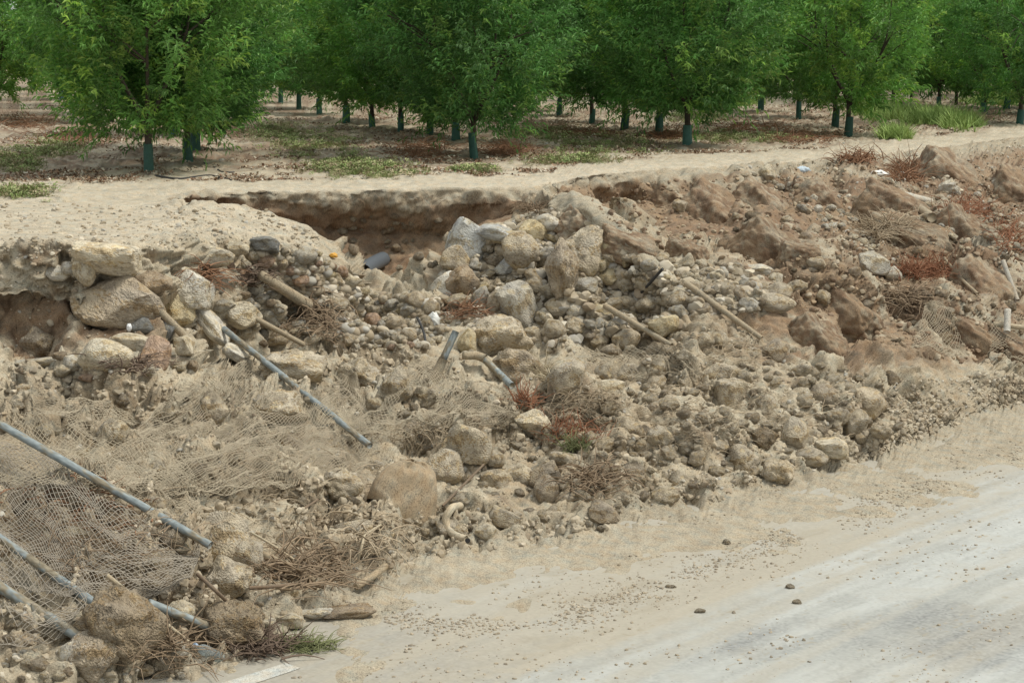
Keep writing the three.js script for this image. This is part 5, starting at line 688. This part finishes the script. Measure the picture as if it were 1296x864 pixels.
tree(ground(247, 194), true, SLEEVE, 'peach tree with green sleeve, third back from the sandy tongue', null, 0.95);
for (const [row, list] of ROWS) { let last; list.forEach(([x, y], i) => { last = ground(x, y); tree(last, -last.z < 33, SLEEVE, `peach tree with green sleeve, ${ORD[i]} from the bank in the row ${row}`, GRP); }); let k = list.length; for (let D = -last.z + 3; D < 64; D += 3) tree(V(last.x - 0.2 * (D + last.z), PLAT, -D), false, null, `peach tree ${ORD[k] ? ORD[k] + ' from the bank' : 'at the far end'} in the row ${row}`, GRP), k++; }
for (const [x, y, t] of [[218, 172, 'closest to the leaning green sleeve'], [99, 133, 'beyond the tree beside the black hose'], [77, 126, 'next but one behind the tree beside the black hose'], [42, 113, 'at the far end of the dry strip']]) tree(ground(x, y), false, BLUESLEEVE, `peach tree with blue sleeve, ${t}`, null);
for (const [x, D] of [[-17, 60], [-13.5, 63], [-10, 66], [-19, 50], [-11.9, 44], [-13.2, 42], [-20, 44], [-15, 48], [-17.5, 47], [-8.6, 41], [-8.9, 46], [-10.4, 50], [-16.5, 55]]) tree(V(x, PLAT, -D), false, null, 'peach tree in the dark stand behind the blue-sleeved trees', 'peach trees in the dark stand behind the blue sleeves');
[[13.9, 43, 'first'], [17.6, 47, 'second']].forEach(([x0, D0, w]) => { for (let k = 0; k < 7; k++) tree(V(x0 - 0.6 * k, PLAT, -(D0 + 3 * k)), false, k < 3 ? SLEEVE : null, `peach tree, ${ORD[k]} from the bank in the ${w} row beyond the tall grass strip`, 'peach trees beyond the tall grass strip'); });
for (let k = 0; k < 16; k++) tree(V(-22 + k * 3.2, PLAT, -(68 + (k % 3) * 2.5)), false, null, 'peach tree in the far hedge-like row closing the orchard', 'peach trees of the far closing row', 1.15);

// ground cover of the orchard
const blade = (() => { const pos = [], r = rng(3); for (let i = 0; i < 9; i++) { const a = r() * 6.28, o = r() * 0.03, l = 0.09 + r() * 0.12, t = 0.3 + r() * 0.9, x = Math.cos(a) * o, z = Math.sin(a) * o, w = 0.007; pos.push(x - Math.sin(a) * w, 0, z + Math.cos(a) * w, x + Math.sin(a) * w, 0, z - Math.cos(a) * w, x + Math.cos(a) * l * t, l, z + Math.sin(a) * l * t); } const g = new THREE.BufferGeometry(); g.setAttribute('position', new THREE.Float32BufferAttribute(pos, 3)); g.computeVertexNormals(); return g; })();
const rosette = (() => { const pos = [], r = rng(8); for (let i = 0; i < 14; i++) { const a = r() * 6.28, h = r() * 0.13, o = 0.02 + r() * 0.09, l = 0.04 + r() * 0.05, w = 0.014 + r() * 0.012, x = Math.cos(a) * o, z = Math.sin(a) * o, e = (r() - 0.3) * l; const A = [x, h, z], T = [x + Math.cos(a) * l, h + e, z + Math.sin(a) * l], L = [x + Math.cos(a) * l * 0.5 - Math.sin(a) * w, h + e * 0.7 + 0.01, z + Math.sin(a) * l * 0.5 + Math.cos(a) * w], R = [x + Math.cos(a) * l * 0.5 + Math.sin(a) * w, h + e * 0.7 + 0.01, z + Math.sin(a) * l * 0.5 - Math.cos(a) * w]; pos.push(...A, ...L, ...T, ...A, ...T, ...R); } const g = new THREE.BufferGeometry(); g.setAttribute('position', new THREE.Float32BufferAttribute(pos, 3)); g.computeVertexNormals(); return g; })();
const BLADE = new THREE.MeshStandardMaterial({ roughness: 0.8, side: THREE.DoubleSide });
const onPlat = (ell) => (r) => { const e = ell[Math.floor(r() * ell.length)], a = r() * 6.28, q = Math.sqrt(r()) * (0.5 + 0.95 * r() * r()), x = e[0] + Math.cos(a) * q * e[2], y = e[1] + Math.sin(a) * q * e[3]; if (x < -40 || x > 1340) return null; const p = ground(x, y); if (fbm(p.x * 1.6, 3, p.z * 1.6, 3) + (r() - 0.5) * 0.3 < 0.0) return null; return p; };
const GC = [[0.22, 0.29, 0.1], [0.27, 0.33, 0.13], [0.19, 0.25, 0.09], [0.31, 0.33, 0.16]];
scatter('weeds', 'low green weeds between the orchard rows', rosette, BLADE, 18000, onPlat([[400, 185, 70, 22], [440, 210, 60, 14], [350, 170, 50, 14], [760, 185, 80, 14], [690, 172, 70, 12], [20, 205, 40, 16], [60, 190, 50, 12], [940, 175, 90, 8], [720, 206, 60, 5], [600, 218, 30, 4], [20, 245, 60, 8], [880, 150, 60, 8], [480, 218, 60, 10]]), 0.2, 0.62, [...GC, [0.3, 0.25, 0.15], [0.34, 0.29, 0.19]], 21, 1, 0);
scatter('weeds', 'bright green grass strip in the orchard beside the row above the white sack', blade, BLADE, 9000, onPlat([[1150, 150, 60, 9], [1215, 160, 26, 8], [1110, 143, 30, 7], [1190, 155, 40, 8], [1260, 130, 40, 6], [930, 130, 40, 5]]), 0.7, 1.7, [[0.23, 0.34, 0.09], [0.29, 0.39, 0.12], [0.2, 0.3, 0.08]], 22, 1, 0);
{ const m = scatter('weed_clump', 'round bright green weed clump on the pale path beside the grass strip', blade, BLADE, 420, onPlat([[1133, 174, 20, 6]]), 0.8, 1.7, [[0.23, 0.34, 0.09], [0.29, 0.39, 0.12]], 23, 1, 0); m.userData.category = 'plant'; }
const flake = (() => { const g = new THREE.PlaneGeometry(0.07, 0.03, 2, 1); g.rotateX(-Math.PI / 2); const p = g.attributes.position; for (let i = 0; i < p.count; i++) p.setY(i, Math.abs(p.getX(i)) * 0.5); g.deleteAttribute('uv'); g.computeVertexNormals(); return g; })();
const anyPlat = (yMin, yMax) => (r) => { const x = -60 + r() * 1420, l = lipY(clamp(x, 0, 1296)); const y = lerp(yMin, l - 14, Math.pow(r(), 0.8)); const p = ground(x, y); const n = noise(p.x * 0.6, 9, p.z * 0.6) + 0.5 * noise(p.x * 2, 9, p.z * 2); return n < -0.05 ? null : p; };
scatter('leaf_litter', 'dry leaf litter over the orchard ground', flake, BLADE, 60000, (r) => { const p = anyPlat(102, 250)(r); return p && fbm(p.x * 0.8 + 4, 2, p.z * 0.5, 3) + (r() - 0.5) * 0.35 > 0.02 ? p : null; }, 0.28, 0.95, [[0.22, 0.135, 0.08], [0.26, 0.17, 0.11], [0.17, 0.1, 0.062], [0.2, 0.12, 0.075], [0.36, 0.29, 0.21], [0.5, 0.45, 0.37]], 24, 1, 0.02);
scatter('field_stones', 'small pale stones over the orchard ground', lowRock, plain, 2200, anyPlat(105, 250), 0.01, 0.045, STONES, 25, 0.6, 0.2);
const PRUNE = [[535, 190, 70, 22, 'below the trees of the row above the undercut cove'], [640, 190, 60, 14, 'beside the front tree of the row above the undercut cove'], [690, 160, 70, 14, 'between the cove row and the gully row'], [950, 162, 90, 18, 'behind the front tree of the gully row'], [1010, 175, 80, 12, 'between the gully row and the streak row'], [290, 165, 60, 16, 'behind the leaning green sleeve'], [90, 175, 90, 18, 'beside the tree by the black hose'], [30, 155, 80, 14, 'in the dry strip near the blue sleeves'], [1240, 150, 60, 12, 'beside the grass strip'], [740, 168, 80, 8, 'along the gully row'], [845, 172, 40, 8, 'at the second tree of the gully row']];
PRUNE.forEach(([x, y, w, h, t], i) => heap('dry_prunings', `brown heap of dry prunings ${t}`, 'prunings', [x, y, w * 1.25, h * 1.15, 420, 0.3, 0.0065, 60 + i, 0.35, 0.5, 0.12], i % 3 === 2 ? TWIG : DRYLEAF, 'stuff'));
pole('drip_hose', [[196, 222, .05], [225, 226, .06], [262, 222, .06], [292, 228, .05]], 0.014, BLACK, 'black drip hose lying on the ground at the foot of the front tree', 'hose', { steps: 30 });
pole('drip_hose', [[258, 206, .05], [272, 212, .06], [285, 218, .05], [296, 218, .05]], 0.012, BLACK, 'short black drip hose end curling beside the leaning green sleeve', 'hose', { steps: 20 });

renderer.render(scene, camera);
